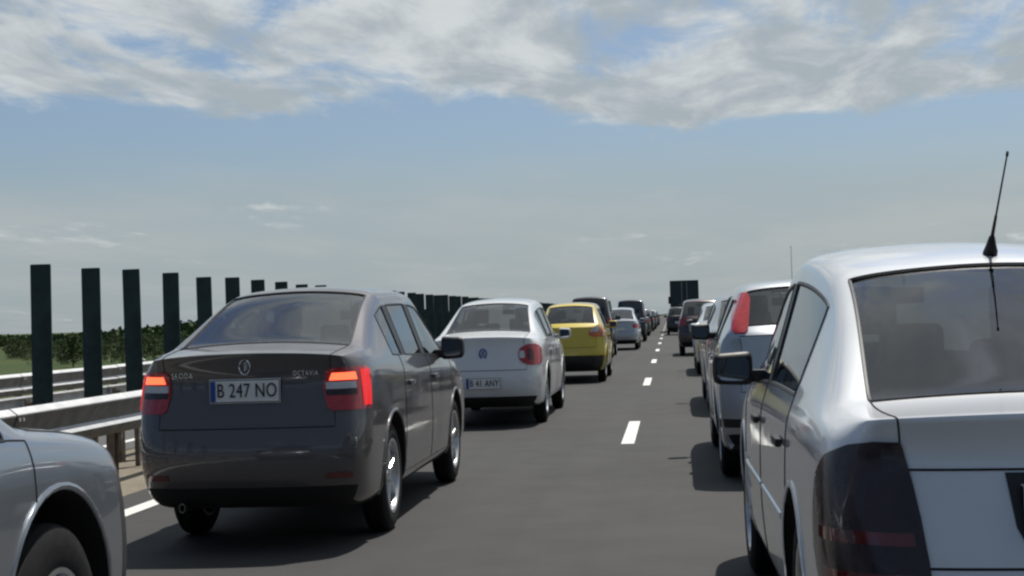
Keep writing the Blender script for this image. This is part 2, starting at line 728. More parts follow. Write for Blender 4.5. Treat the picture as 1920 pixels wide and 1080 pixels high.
def drape_lamp(sh, name, mat, parent, side, rows, piv, off=.006, cols=12, rear=True, sub=3, depth=.02):
    """rows: (z, phi0, phi1); a lens that follows the skin, with a skirt into the body"""
    rr = []
    for a, b in zip(rows[:-1], rows[1:]):
        for t in range(sub):
            f = t / sub
            rr.append(tuple(a[i] + (b[i] - a[i]) * f for i in range(3)))
    rr.append(rows[-1])
    bm = bmesh.new()
    grid, inner = [], []
    for z, p0, p1 in rr:
        row, irow = [], []
        for j in range(cols + 1):
            u = j / cols
            if piv is None:      # p0..p1 are widths, seen straight from behind
                xx = p0 + (p1 - p0) * u
                p, n = sh.hit((side * xx, -2, z), (0, 1, 0))
                if p is None:
                    p, n = Vector((side * xx, .5, z)), Vector((0, -1, 0))
                if n.y > 0:
                    n = -n
                p = p + n * off
            else:
                p, n = sh.corner_pt(side, p0 + (p1 - p0) * u, z, piv, off, rear)
            row.append(bm.verts.new(p))
            irow.append(p - n * depth)
        grid.append(row)
        inner.append(irow)
    for i in range(len(grid) - 1):
        for j in range(cols):
            bm.faces.new((grid[i][j], grid[i][j + 1], grid[i + 1][j + 1], grid[i + 1][j]))
    edge = [(0, j) for j in range(cols + 1)] + [(i, cols) for i in range(1, len(grid))] + \
           [(len(grid) - 1, j) for j in range(cols - 1, -1, -1)] + [(i, 0) for i in range(len(grid) - 2, 0, -1)]
    sk = [bm.verts.new(inner[i][j]) for i, j in edge]
    for q in range(len(edge)):
        a, b = edge[q], edge[(q + 1) % len(edge)]
        bm.faces.new((grid[a[0]][a[1]], grid[b[0]][b[1]], sk[(q + 1) % len(edge)], sk[q]))
    return bm_obj(name, bm, mat, parent, xs=XS, sharp=50)


def text_mesh(name, s, size, mat, parent, loc, rot, depth=.002, xs=XS, space=1.0):
    c = bpy.data.curves.new('t', 'FONT')
    c.body = s
    c.size = size
    c.align_x = 'CENTER'
    c.align_y = 'CENTER'
    c.extrude = depth
    c.space_character = space
    o = bpy.data.objects.new('t', c)
    COL.objects.link(o)
    dg = bpy.context.evaluated_depsgraph_get()
    me = bpy.data.meshes.new_from_object(o.evaluated_get(dg), depsgraph=dg)
    bpy.data.objects.remove(o)
    bpy.data.curves.remove(c)
    M = Matrix.Translation(loc) @ rot
    me.transform(M)
    for v in me.vertices:
        v.co.x *= xs
    me.materials.clear()
    me.name = name
    return new_obj(name, me, mat, parent)


WHEELS = {}


def wheel_meshes(r, rim_r, style):
    key = (r, rim_r, style)
    if key in WHEELS:
        return WHEELS[key]
    w = .205
    bm = bmesh.new()
    h = w / 2
    prof = [(-h + .012, rim_r - .006), (-h, rim_r + .02), (-h - .004, (r + rim_r) / 2), (-h + .004, r - .03), (-h + .022, r - .008),
            (-h + .05, r - .001), (-.05, r), (-.049, r - .008), (-.043, r - .008), (-.042, r), (0, r), (.042, r), (.043, r - .008), (.049, r - .008), (.05, r),
            (h - .05, r - .001), (h - .022, r - .008), (h - .004, r - .03), (h + .004, (r + rim_r) / 2), (h, rim_r + .02), (h - .012, rim_r - .006)]
    lathe_x(bm, prof, 44)
    for v in bm.verts:
        v.co.x *= XS
    bmesh.ops.recalc_face_normals(bm, faces=bm.faces[:])
    tyre = bpy.data.meshes.new('tyre')
    bm.to_mesh(tyre)
    bm.free()
    # rim, outer face at +x
    bm = bmesh.new()
    lathe_x(bm, [(h - .012, rim_r + .004), (h - .002, rim_r + .006), (h - .004, rim_r - .010), (h - .02, rim_r - .018), (-.03, rim_r - .03), (-h, rim_r - .01), (-h, rim_r), (0, rim_r - .006)], 44)
    lathe_x(bm, [(.012, .02), (.012, rim_r - .02), (.006, rim_r - .02), (.006, .02)], 40, mi=1)
    lathe_x(bm, [(.024, .05), (.024, rim_r - .055), (.014, rim_r - .055), (.014, .05)], 36, mi=2)
    ns, wi, wo = {'five': (5, .062, .045), 'seven': (7, .05, .034), 'ten': (10, .036, .022), 'cover': (9, .055, .075)}[style]
    for k in range(ns):
        a = 2 * pi * k / ns + .2
        ca, sa = cos(a), sin(a)
        pts = []
        for rr, ww, xo in ((.03, wi, h - .035), (.5 * rim_r, (wi + wo) / 2 * .82, h - .022), (rim_r - .012, wo, h - .02)):
            for sgn in (-1, 1):
                for xx, sc in ((xo, .72), (xo - .03, 1.0)):
                    pts.append(bm.verts.new((xx, rr * ca - sgn * ww / 2 * sc * sa, rr * sa + sgn * ww / 2 * sc * ca)))
        for b in (0, 4):
            for q in ((0, 2, 6, 4), (1, 5, 7, 3), (0, 4, 5, 1), (2, 3, 7, 6)):
                bm.faces.new([pts[b + i] for i in q])
    lathe_x(bm, [(h - .03, .0005), (h - .028, .03), (h - .034, .048), (h - .06, .055)], 24, closed=False)
    for k in range(5):
        a = 2 * pi * k / 5
        lathe_x(bm, [(h - .03, .0005), (h - .03, .008), (h - .045, .009)], 8, cy=.038 * cos(a), cz=.038 * sin(a), mi=1, closed=False)
    for v in bm.verts:
        v.co.x *= XS
    bmesh.ops.recalc_face_normals(bm, faces=bm.faces[:])
    rim = bpy.data.meshes.new('rim')
    bm.to_mesh(rim)
    bm.free()
    for me in (tyre, rim):
        for p in me.polygons:
            p.use_smooth = True
        me.set_sharp_from_angle(angle=radians(38))
    tyre.materials.append(M_RUBBER)
    for m in (M_ALLOY, M_LINER, M_STEELDISC):
        rim.materials.append(m)
    WHEELS[key] = (tyre, rim)
    return WHEELS[key]


SEATS = {}


def seat_mesh(kind):
    if kind in SEATS:
        return SEATS[kind]
    bm = bmesh.new()
    if kind == 'front':
        box(bm, -.25, .25, -.26, .28, .02, .20, bev=.05, seg=3)
        vs = box(bm, -.24, .24, -.36, -.22, .16, .74, bev=.05, seg=3)
        for v in bm.verts:
            if v.co.y < -.15 and v.co.z > .1:
                v.co.y -= (v.co.z - .16) * .28
                v.co.x *= 1 - max(0, v.co.z - .4) * .35
        n0 = len(bm.verts)
        box(bm, -.13, .13, -.55, -.46, .77, .95, bev=.04, seg=3)
        for sx in (-.05, .05):
            tube(bm, [(sx, -.50, .70), (sx, -.51, .80)], .008, 6)
    else:
        box(bm, -.62, .62, -.24, .26, .02, .20, bev=.05, seg=3)
        n0 = len(bm.verts)
        box(bm, -.64, .64, -.36, -.22, .12, .66, bev=.05, seg=3)
        bm.verts.ensure_lookup_table()
        for v in bm.verts[n0:]:
            v.co.y -= max(0, (v.co.z - .16)) * .30
        for sx in (-.40, .0, .40):
            box(bm, sx - .12, sx + .12, -.55, -.46, .66 - (.03 if sx == 0 else 0), .82 - (.05 if sx == 0 else 0), bev=.035, seg=3)
    for v in bm.verts:
        v.co.x *= XS
    bmesh.ops.recalc_face_normals(bm, faces=bm.faces[:])
    me = bpy.data.meshes.new('seat')
    bm.to_mesh(me)
    bm.free()
    for p in me.polygons:
        p.use_smooth = True
    me.set_sharp_from_angle(angle=radians(50))
    me.materials.append(M_SEAT)
    SEATS[kind] = me
    return me


def build_mirror(sh, root, side, y, z, spec, mat):
    h, n = sh.hit((side * 2, y, z - .05), (-side, 0, 0))
    x0 = abs(h.x) if h else spec['W']
    bm = bmesh.new()
    mw, mh = spec.get('mirror_size', (.22, .15))
    box(bm, side * (x0 + .045), side * (x0 + .045 + mw), y - .055, y + .085, z - mh / 2, z + mh / 2, bev=.045, seg=4)
    for v in bm.verts:      # round towards the front
        t = max(0, (v.co.y - (y - .02)) / .1)
        v.co.z = z + (v.co.z - z) * (1 - .35 * t)
        u = (abs(v.co.x) - x0 - .045) / mw
        v.co.y -= .03 * u
        v.co.z = z + (v.co.z - z) * (1 - .12 * u)
    box(bm, side * (x0 - .04), side * (x0 + .07), y - .015, y + .055, z - mh * .42, z - mh * .05, bev=.015)
    o = bm_obj('side_mirror', bm, mat, root, xs=XS, sharp=50)
    bm = bmesh.new()
    pts = []
    for k in range(20):
        a = 2 * pi * k / 20
        ex = abs(cos(a)) ** .5 * (1 if cos(a) > 0 else -1)
        ez = abs(sin(a)) ** .5 * (1 if sin(a) > 0 else -1)
        u = .5 + .5 * ex * .80
        pts.append(bm.verts.new((side * (x0 + .045 + mw * u), y - .0575 - .03 * u, z + ez * mh * .36 * (1 - .12 * u))))
    bm.faces.new(pts)
    bm_obj('mirror_glass', bm, M_MIRROR, o, xs=XS, smooth=False)


def build_car(spec, name, loc, label, cat, paint_mat, group='cars queuing on the motorway', rz=0.0, detail=2):
    sh = Shell(spec, spec.get('level', 2))
    root = empty(name, loc, rz, label, cat, group)
    gmain = spec.get('glass', G_CLEAR)
    body, _ = sh.part('body', ['body', 'roof', 'liner_'], paint_mat, root, lining=M_LINING)
    lo, _ = sh.part('underbody', ['under', 'valance', 'liner'], M_LINER, root)
    for q in ('bl', 'br', 'cl', 'cr'):
        sh.part('pillar_trim', ['pillar_' + q], M_TRIM, root, inset=-.001)
    seams = []
    trims = []
    for pid, nm in (('door_rl', 'door'), ('door_rr', 'door'), ('door_fl', 'door'), ('door_fr', 'door'), ('trunk_lid', spec.get('lid_name', 'trunk_lid')), ('hood', 'hood')):
        ob, lp = sh.part(nm, [pid], paint_mat, root, lining=M_LINING)
        seams += lp
        if ob and nm == 'door' and detail >= 1:
            side = 1 if pid[-1] == 'r' else -1
            ys = [s_['y'] for s_ in spec['stations'] if s_.get('door') == pid[5]]
            yh = min(ys) + .17
            zh = spec.get('handle_z', .86)
            h, n = sh.hit((side * 2, yh, zh), (-side, 0, 0))
            if h:
                bm = bmesh.new()
                box(bm, h.x - .005, h.x + side * .034, yh - .09, yh + .09, zh - .014, zh + .014, bev=.008)
                bm_obj('handle', bm, spec.get('handle_mat', paint_mat), ob, xs=XS)
    for pid in ('rear_window', 'windshield', 'window_rl', 'window_rr', 'window_fl', 'window_fr', 'window_ql', 'window_qr'):
        nm = pid if pid in ('rear_window', 'windshield') else 'side_window'
        gm = spec.get('rear_glass', gmain) if pid == 'rear_window' or pid[-2] in 'rq' else gmain
        ob, lp = sh.part(nm, [pid], gm, root, inset=.004)
        trims += lp
        if ob and lp:
            bm = bmesh.new()
            for l_ in lp:
                tube(bm, l_, spec.get('trim_r', .009), 6, closed=True)
            bm_obj('window_trim', bm, M_TRIM, ob, xs=XS)
    for l_ in seams:
        bm = bmesh.new()
        tube(bm, l_, .0035, 5, closed=True)
        bm_obj('panel_gap', bm, M_GAP, root, xs=XS)
    # wheels
    r = spec['wheel_r']
    ty, ri = wheel_meshes(r, spec.get('rim_r', .205), spec.get('rim', 'five'))
    for ya in spec['axles']:
        for side in (1, -1):
            w = bpy.data.objects.new('wheel', None)
            COL.objects.link(w)
            w.parent = root
            w.location = (side * (spec['W'] - .135) * XS, ya, r)
            w.rotation_euler = (random.uniform(0, 6), 0, 0 if side > 0 else pi)
            for nm, me in (('tyre', ty), ('rim', ri)):
                o = bpy.data.objects.new(nm, me)
                COL.objects.link(o)
                o.parent = w
    # arch lips
    for ya in spec['axles'] if detail >= 1 else ():
        for side in (1, -1):
            R = r + spec.get('arch_gap', .045)
            pts = []
            for k in range(25):
                a = radians(-12 + 204 * k / 24)
                yy, zz = ya + (R + .012) * cos(a), r + .012 + (R + .012) * sin(a)
                h, n = sh.hit((side * 2, yy, zz), (-side, 0, 0))
                if h and abs(h.x) > spec['W'] * .8:
                    pts.append(h)
            if len(pts) > 4:
                bm = bmesh.new()
                tube(bm, pts, .011, 6)
                bm_obj('wheel_arch', bm, spec.get('arch_mat', paint_mat), root, xs=XS)
    # cabin
    yb = spec['seat_rear']
    zf = spec.get('floor_z', .34)
    bm = bmesh.new()
    box(bm, -spec['W'] * .80, spec['W'] * .80, spec.get('cabin_y0', yb - .75), spec['dash_y'] + .2, zf - .05, zf)
    bm_obj('cabin_floor', bm, M_LINING, root, xs=XS, smooth=False)
    for kind, x, y in (('rear', 0, yb), ('front', .36, spec['seat_front']), ('front', -.36, spec['seat_front'])):
        o = bpy.data.objects.new('seat', seat_mesh(kind))
        COL.objects.link(o)
        o.parent = root
        o.location = (x * XS, y, zf + .05)
        o.scale = (1, 1, spec.get('seat_h', 1.0))
    bm = bmesh.new()
    dz = spec.get('dash_z', .93)
    box(bm, -spec['W'] * .82, spec['W'] * .82, spec['dash_y'] - .12, spec['dash_y'] + .34, dz - .38, dz, bev=.05)
    ring = [(-.36 + .18 * cos(2 * pi * k / 24), spec['dash_y'] - .26 - .06 * sin(2 * pi * k / 24), dz - .06 + .17 * sin(2 * pi * k / 24)) for k in range(24)]
    tube(bm, ring, .016, 8, closed=True)
    tube(bm, [(-.36, spec['dash_y'] - .1, dz - .12), (-.36, spec['dash_y'] - .26, dz - .06)], .03, 8)
    bm_obj('dashboard', bm, M_LINING, root, xs=XS)
    if spec.get('shelf'):
        y0, y1, z = spec['shelf']
        bm = bmesh.new()
        box(bm, -spec['W'] * .74, spec['W'] * .74, y0, y1, z - .03, z)
        bm_obj('parcel_shelf', bm, M_LINING, root, xs=XS, smooth=False)
    bm = bmesh.new()      # inside mirror
    box(bm, -.11, .11, spec['dash_y'] - .20, spec['dash_y'] - .17, spec.get('roof_z', 1.45) - .20, spec.get('roof_z', 1.45) - .13, bev=.012)
    tube(bm, [(0, spec['dash_y'] - .18, spec.get('roof_z', 1.45) - .14), (0, spec['dash_y'] - .20, spec.get('roof_z', 1.45) - .03)], .008, 6)
    bm_obj('interior_mirror', bm, M_TRIM, root, xs=XS)
    # mirrors
    for side in (1, -1):
        build_mirror(sh, root, side, spec['mirror_y'], spec['mirror_z'], spec, spec.get('mirror_mat', paint_mat))
    # headlamps
    for side in (1, -1):
        hz = spec.get('head_z', (.62, .80))
        drape_lamp(sh, 'headlight', M_LAMP_CLEAR, root, side,
                   [(hz[0], 16, 34), (hz[0] + .03, 9, 40), (hz[1] - .03, 9, 44), (hz[1], 18, 44)], (.35, spec['length'] - .65), off=.004, rear=False)
    # lamps
    for lp in spec.get('lamps', ()):
        for side in (1, -1):
            o = drape_lamp(sh, 'tail_light', lp['mat'], root, side, lp['rows'], lp.get('piv', (.40, .55)), off=lp.get('off', .007), cols=lp.get('cols', 12))
            for nm, mt, rows, off in lp.get('zones', ()):
                drape_lamp(sh, nm, mt, o, side, rows, lp.get('piv', (.40, .55)), off=off, cols=8, sub=2, depth=.006)
    # number plate
    if spec.get('plate'):
        px, pz, txt = spec['plate']
        ymin = 9
        for dx in (-.25, 0, .25):
            for dzz in (-.05, .05):
                h, n = sh.hit((px + dx, -2, pz + dzz), (0, 1, 0))
                if h:
                    ymin = min(ymin, h.y)
        y0 = ymin - .006
        bm = bmesh.new()
        box(bm, px - .27, px + .27, y0 - .006, y0 + .03, pz - .065, pz + .065, mi=1, bev=.004)
        box(bm, px - .26, px + .26, y0 - .010, y0, pz - .056, pz + .056, mi=0)
        box(bm, px - .258, px - .222, y0 - .0125, y0 - .005, pz - .054, pz + .054, mi=2)
        po = bm_obj('number_plate', bm, [M_PLATE, M_TRIM, M_PLATEBLUE], root, xs=XS, smooth=False)
        if txt:
            text_mesh('plate_text', txt, .105, M_PLATETXT, po, (px + .018, y0 - .0125, pz), Matrix.Rotation(pi / 2, 4, 'X'), space=1.05)
    if spec.get('bumper_strip'):
        z0, z1, mt = spec['bumper_strip']
        for side in (1, -1):
            drape_lamp(sh, 'bumper_insert', mt, root, side, [(z0, -2, 60), (z1, -2, 60)], (.0, .75), off=.008, cols=20)
    if spec.get('extra'):
        spec['extra'](sh, root, paint_mat)
    bpy.data.meshes.remove(sh.me)
    return root


def stn(y, W, zb, belt, roof=1.4, g=0.0, crown=.03, top='', side='', door='', **kw):
    d = dict(y=y, W=W, zb=zb, belt=belt, roof=roof, g=g, crown=crown, top=top, side=side, door=door)
    d.update(kw)
    return d


def emblem(sh, root, x, z, r, mat, kind='wing'):
    h, n = sh.hit((x, -2, z), (0, 1, 0))
    y0 = h.y
    bm = bmesh.new()
    tube(bm, [(x + r * cos(2 * pi * k / 28), y0 - .006, z + r * sin(2 * pi * k / 28)) for k in range(28)], r * .11, 6, closed=True)
    if kind == 'wing':      # a feathered arrow in the ring
        for (x0, z0, x1, z1) in ((-.05, -.55, -.05, .6), (-.05, -.5, .5, -.1), (-.05, -.1, .55, .25), (-.05, .3, .45, .6)):
            tube(bm, [(x + x0 * r, y0 - .006, z + z0 * r), (x + x1 * r, y0 - .006, z + z1 * r)], r * .11, 6)
    elif kind == 'vw':
        for (x0, z0, x1, z1) in ((-.45, .75, -.02, .05), (.45, .75, .02, .05), (-.85, .2, -.42, -.8), (-.42, -.8, 0, -.02), (.85, .2, .42, -.8), (.42, -.8, 0, -.02)):
            tube(bm, [(x + x0 * r, y0 - .006, z + z0 * r), (x + x1 * r, y0 - .006, z + z1 * r)], r * .10, 6)
    else:
        tube(bm, [(x - r * .9, y0 - .006, z), (x + r * .9, y0 - .006, z)], r * .18, 6)
    bm_obj('emblem', bm, mat, root, xs=XS)


def badge(sh, root, s, x, z, size, mat):
    yy = min(sh.hit((x + dx, -2, z), (0, 1, 0))[0].y for dx in (-.09, -.045, 0, .045, .09))
    text_mesh('badge_lettering', s, size, mat, root, (x, yy - .003, z), Matrix.Rotation(pi / 2, 4, 'X'), space=1.25)


def exhaust(root, x, z, y=.06):
    bm = bmesh.new()
    lathe_x(bm, [(0, .020), (0, .026), (.16, .026), (.16, .020)], 16)
    for v in bm.verts:
        v.co = Vector((x + v.co.y, y + v.co.x, z + v.co.z))
    bm_obj('exhaust_pipe', bm, M_STEELDISC, root, xs=XS)


# ---- the liftback with lit brake lights
def liftback_spec():
    W = .907
    S = dict(length=4.66, W=W, wheel_r=.318, rim_r=.212, rim='five', axles=(.98, 3.66), corner=.11, lip=.75, top_crown=.04,
             rear_rows=[(.12, .25, .84), (.04, .35, .925), (.0, .50, .965), (.03, .67, .968), (.085, .86, .945), (.085, .975, .905), (.055, 1.035, .84)],
             front_rows=[(.14, .22, .84), (.04, .30, .92), (.0, .46, .95), (.02, .60, .95), (.10, .72, .93), (.20, .80, .90), (.30, .85, .85)],
             wr=.725, pw=.045, shoulder=.45)
    z = .205
    S['stations'] = [
        stn(.32, .897, .22, 1.03, crown=.075, top='T'),
        stn(.50, .902, z, 1.035, crown=.09, g=.0, top='R'),
        stn(.58, .904, z, 1.03, 1.43, .09, .085, top='R'),
        stn(.95, .907, z, 1.02, 1.43, .56, .07, top='R', side=''),
        stn(1.18, .907, z, 1.01, 1.43, .82, .06, top='R', side='q'),
        stn(1.40, .907, z, 1.00, 1.435, .965, .05, side='q', door='r'),
        stn(1.50, .907, z, .997, 1.44, 1.0, side='C', door='r'),
        stn(1.56, .907, z, .995, 1.445, 1.0, side='r', door='r'),
        stn(2.10, .907, z, .98, 1.458, 1.0, side='r', door='r'),
        stn(2.30, .907, z, .975, 1.458, 1.0, side='B', door='r'),
        stn(2.40, .907, z, .972, 1.456, 1.0, side='f', door='f'),
        stn(2.70, .907, z, .965, 1.445, 1.0, side='f', door='f'),
        stn(2.82, .907, z, .96, 1.435, .97, side='f', door='f', top='W'),
        stn(3.10, .905, z, .955, 1.42, .64, .03, side='f', door='f', top='W'),
        stn(3.38, .903, z, .95, 1.42, .24, .035, door='f', top='W'),
        stn(3.50, .90, z, .945, 1.42, .04, .045, top='', ),
        stn(3.56, .90, z, .94, crown=.05, top='H'),
        stn(3.95, .89, z, .90, crown=.06, top='H'),
        stn(4.30, .87, .22, .83, crown=.055, top='H'),
    ]
    S.update(seat_rear=1.55, seat_front=2.62, dash_y=3.12, dash_z=.95, shelf=(.62, 1.16, .98), mirror_y=3.0, mirror_z=1.02, roof_z=1.44,
             glass=G_CLEAR, rear_glass=G_TINT, handle_z=.84, cabin_y0=.6, plate=(.0, .872, 'B 247 NO'), mirror_mat=M_TRIM,
             mirror_size=(.23, .17))
    A = dict(mat=M_LAMP_RED, piv=(.38, .60), off=.008, cols=16,
             rows=[(.755, 28, 58), (.775, 24.5, 61), (.88, 22, 62), (.965, 24, 62), (.982, 28, 58)],
             zones=[('brake_lens', M_LAMP_LIT, [(.915, 27, 47), (.955, 29, 46)], .012),
                    ('reversing_lens', M_LAMP_CLEAR, [(.868, 24.5, 46), (.905, 24.5, 46)], .012),
                    ('dark_lens', M_LAMP_DARK, [(.835, 24.5, 46), (.866, 24.5, 46)], .011),
                    ('side_lens', M_LAMP_GLOW, [(.775, 50, 59), (.965, 50, 60)], .012)])
    S['lamps'] = [A]

    def extra(sh, root, pm):
        emblem(sh, root, 0, 1.0, .040, M_CHROME, 'wing')
        badge(sh, root, 'SKODA', -.49, .958, .042, M_CHROME)
        badge(sh, root, 'OCTAVIA', .455, .958, .038, M_CHROME)
        exhaust(root, -.52, .25, .10)
        for side in (1, -1):
            drape_lamp(sh, 'reflector', M_LAMP_DIMRED, root, side, [(.40, 22, 40), (.43, 22, 40)], (.38, .60), off=.006, cols=6)
    S['extra'] = extra
    return S


# ---- the white saloon with round rear lamps
def saloon_spec(W=.91, roof=1.465):
    S = dict(length=4.76, W=W, wheel_r=.318, rim_r=.208, rim='seven', axles=(1.02, 3.73), corner=.15, lip=.6, top_crown=.035,
             rear_rows=[(.12, .26, .84), (.04, .34, .93), (.0, .48, .965), (.02, .64, .968), (.07, .81, .945), (.085, .93, .905), (.07, .978, .84)],
             front_rows=[(.14, .22, .84), (.04, .30, .92), (.0, .46, .95), (.02, .60, .95), (.10, .72, .93), (.20, .80, .90), (.30, .85, .85)],
             wr=.705, shoulder=.25)
    z = .20
    S['stations'] = [
        stn(.36, .90, .22, .985, crown=.065, top='T'),
        stn(.62, .905, z, .995, crown=.085, g=0, top='R'),
        stn(.70, .908, z, .99, roof - .075, .10, .085, top='R'),
        stn(1.05, W, z, .985, roof - .075, .60, .07, top='R'),
        stn(1.28, W, z, .98, roof - .075, .90, .05, top='R', side='q'),
        stn(1.42, W, z, .975, roof - .068, .99, .04, side='q', door='r'),
        stn(1.60, W, z, .972, roof - .040, 1.0, side='C', door='r'),
        stn(1.66, W, z, .97, roof - .033, 1.0, side='r', door='r'),
        stn(2.15, W, z, .96, roof - .004, 1.0, side='r', door='r'),
        stn(2.34, W, z, .955, roof, 1.0, side='B', door='r'),
        stn(2.44, W, z, .952, roof - .002, 1.0, side='f', door='f'),
        stn(2.74, W, z, .945, roof - .012, 1.0, side='f', door='f'),
        stn(2.86, W, z, .94, roof - .025, .97, side='f', door='f', top='W'),
        stn(3.15, W, z, .935, roof - .03, .64, .03, side='f', door='f', top='W'),
        stn(3.45, .905, z, .93, roof - .03, .22, .035, door='f', top='W'),
        stn(3.57, .90, z, .925, roof - .03, .04, .045),
        stn(3.63, .90, z, .92, crown=.05, top='H'),
        stn(4.02, .89, z, .89, crown=.055, top='H'),
        stn(4.40, .87, .22, .82, crown=.05, top='H'),
    ]
    S.update(seat_rear=1.62, seat_front=2.70, dash_y=3.20, dash_z=.93, shelf=(.74, 1.2, .96), mirror_y=3.08, mirror_z=1.0, roof_z=roof,
             glass=G_CLEAR, rear_glass=G_CLEAR, handle_z=.83, cabin_y0=.7, plate=(.0, .50, 'B 41 ANY'))
    return S


def round_lamp(mat, z0, z1, p0, p1, n=8, piv=(.40, .58), **kw):
    rows = []
    for k in range(n + 1):
        t = -1 + 2 * k / n
        w = math.sqrt(max(0.0, 1 - (abs(t) * .97) ** 2.4))
        pc = (p0 + p1) / 2
        rows.append((z0 + (z1 - z0) * k / n, pc - (p1 - p0) / 2 * w, pc + (p1 - p0) / 2 * w))
    return dict(mat=mat, rows=rows, piv=piv, **kw)


# ---- the silver saloon close to the camera
def near_saloon_spec():
    W = .90
    S = dict(length=4.60, W=W, wheel_r=.318, rim_r=.208, rim='five', axles=(1.03, 3.73), corner=.14, lip=.92, top_crown=.02,
             level=3,
             rear_rows=[(.12, .27, .84), (.04, .35, .93), (.0, .48, .965), (.015, .60, .965), (.055, .76, .945), (.075, .885, .915), (.06, .945, .85)],
             front_rows=[(.14, .22, .84), (.04, .30, .92), (.0, .46, .95), (.02, .60, .95), (.10, .72, .93), (.20, .80, .90), (.30, .85, .85)],
             wr=.735, pw=.022, shoulder=.25)
    z = .20
    S['stations'] = [
        stn(.30, .89, .22, .925, crown=.05, top='T'),
        stn(.46, .895, z, .935, crown=.055, g=0, top='R'),
        stn(.53, .898, z, .935, 1.345, .10, .055, top='R'),
        stn(.88, W, z, .94, 1.345, .60, .05, top='R'),
        stn(1.12, W, z, .94, 1.335, .88, .05, top='R', side=''),
        stn(1.26, W, z, .94, 1.345, .985, .04, side='r', door='r'),
        stn(1.34, W, z, .938, 1.365, 1.0, side='r', door='r'),
        stn(1.70, W, z, .935, 1.415, 1.0, side='r', door='r'),
        stn(2.12, W, z, .93, 1.442, 1.0, side='r', door='r'),
        stn(2.26, W, z, .925, 1.445, 1.0, side='B', door='r'),
        stn(2.35, W, z, .922, 1.445, 1.0, side='f', door='f'),
        stn(2.66, W, z, .915, 1.43, 1.0, side='f', door='f'),
        stn(2.80, W, z, .91, 1.41, .96, side='f', door='f', top='W'),
        stn(3.06, W, z, .905, 1.40, .64, .03, side='f', door='f', top='W'),
        stn(3.34, .895, z, .90, 1.40, .22, .035, door='f', top='W'),
        stn(3.46, .89, z, .895, 1.40, .04, .045),
        stn(3.52, .89, z, .89, crown=.05, top='H'),
        stn(3.92, .88, z, .85, crown=.055, top='H'),
        stn(4.26, .86, .22, .79, crown=.05, top='H'),
    ]
    S.update(seat_rear=1.45, seat_front=2.55, dash_y=3.08, dash_z=.90, shelf=(.56, 1.05, .90), mirror_y=2.86, mirror_z=.985, roof_z=1.43,
             glass=G_CLEAR, rear_glass=G_TINT, handle_z=.80, cabin_y0=.6, mirror_mat=M_TRIM, handle_mat=M_TRIM, mirror_size=(.23, .145),
             plate=(.0, .735, 'B 16'), seat_h=.95, trim_r=.010)
    S['lamps'] = [dict(mat=M_LAMP_DARK, piv=(.30, .62), off=.009, cols=18,
                       rows=[(.515, 24, 54), (.545, 24.3, 62), (.62, 25.5, 68), (.72, 28, 69), (.80, 30.5, 66), (.855, 32.5, 59), (.885, 33.5, 50), (.897, 34, 42)],
                       zones=[('brake_lens', M_LAMP_DIMRED, [(.655, 29, 60), (.685, 30, 60)], .0105),
                              ('indicator_lens', M_LAMP_DIMRED, [(.555, 29, 56), (.59, 29, 57)], .0105)])]

    def extra(sh, root, pm):
        # whip aerial at the back of the roof
        h, n = sh.hit((.05, 1.40, 3), (0, 0, -1))
        bm = bmesh.new()
        lathe_x(bm, [(0, .030), (.012, .030), (.035, .020), (.060, .011), (.062, .0005)], 16, closed=False)
        for v in bm.verts:
            v.co = Vector((.05 + v.co.y, h.y + v.co.z * 1.5 - v.co.x * .7, h.z - .004 + v.co.x))
        b = Vector((.05, h.y - .035, h.z + .045))
        d = Vector((.05, -.46, .60)).normalized()
        tube(bm, [b, b + d * .09], .0085, 8, r_end=.006)
        tube(bm, [b + d * .09, b + d * .312], .0045, 8, r_end=.0035)
        tube(bm, [b + d * .308, b + d * .322], .006, 8)
        bm_obj('roof_aerial', bm, M_RUBBER, root, xs=XS)
        # recess frame round the plate, lid crease, chrome strip
        for side in (1, -1):
            drape_lamp(sh, 'plate_recess', M_TRIM, root, side, [(.655, -.5, 20), (.70, -.5, 22.5), (.825, -.5, 25)], (.0, .75), off=.004, cols=10, depth=.01)
            bm = bmesh.new()
            tube(bm, [sh.corner_pt(side, p, .832, (.0, .75), .0, True)[0] for p in range(0, 45, 2)], .0035, 5)
            bm_obj('panel_gap', bm, M_GAP, root, xs=XS)
        # side rubbing strip
        for side in (1, -1):
            for (y0, y1) in ((1.42, 2.28), (2.36, 3.30)):
                pts = []
                for k in range(14):
                    yy = y0 + (y1 - y0) * k / 13
                    hh, nn = sh.hit((side * 2, yy, .56), (-side, 0, 0))
                    if hh:
                        pts.append(hh)
                bm = bmesh.new()
                tube(bm, pts, .012, 8)
                bm_obj('door_moulding', bm, pm, root, xs=XS)
    S['extra'] = extra
    return S


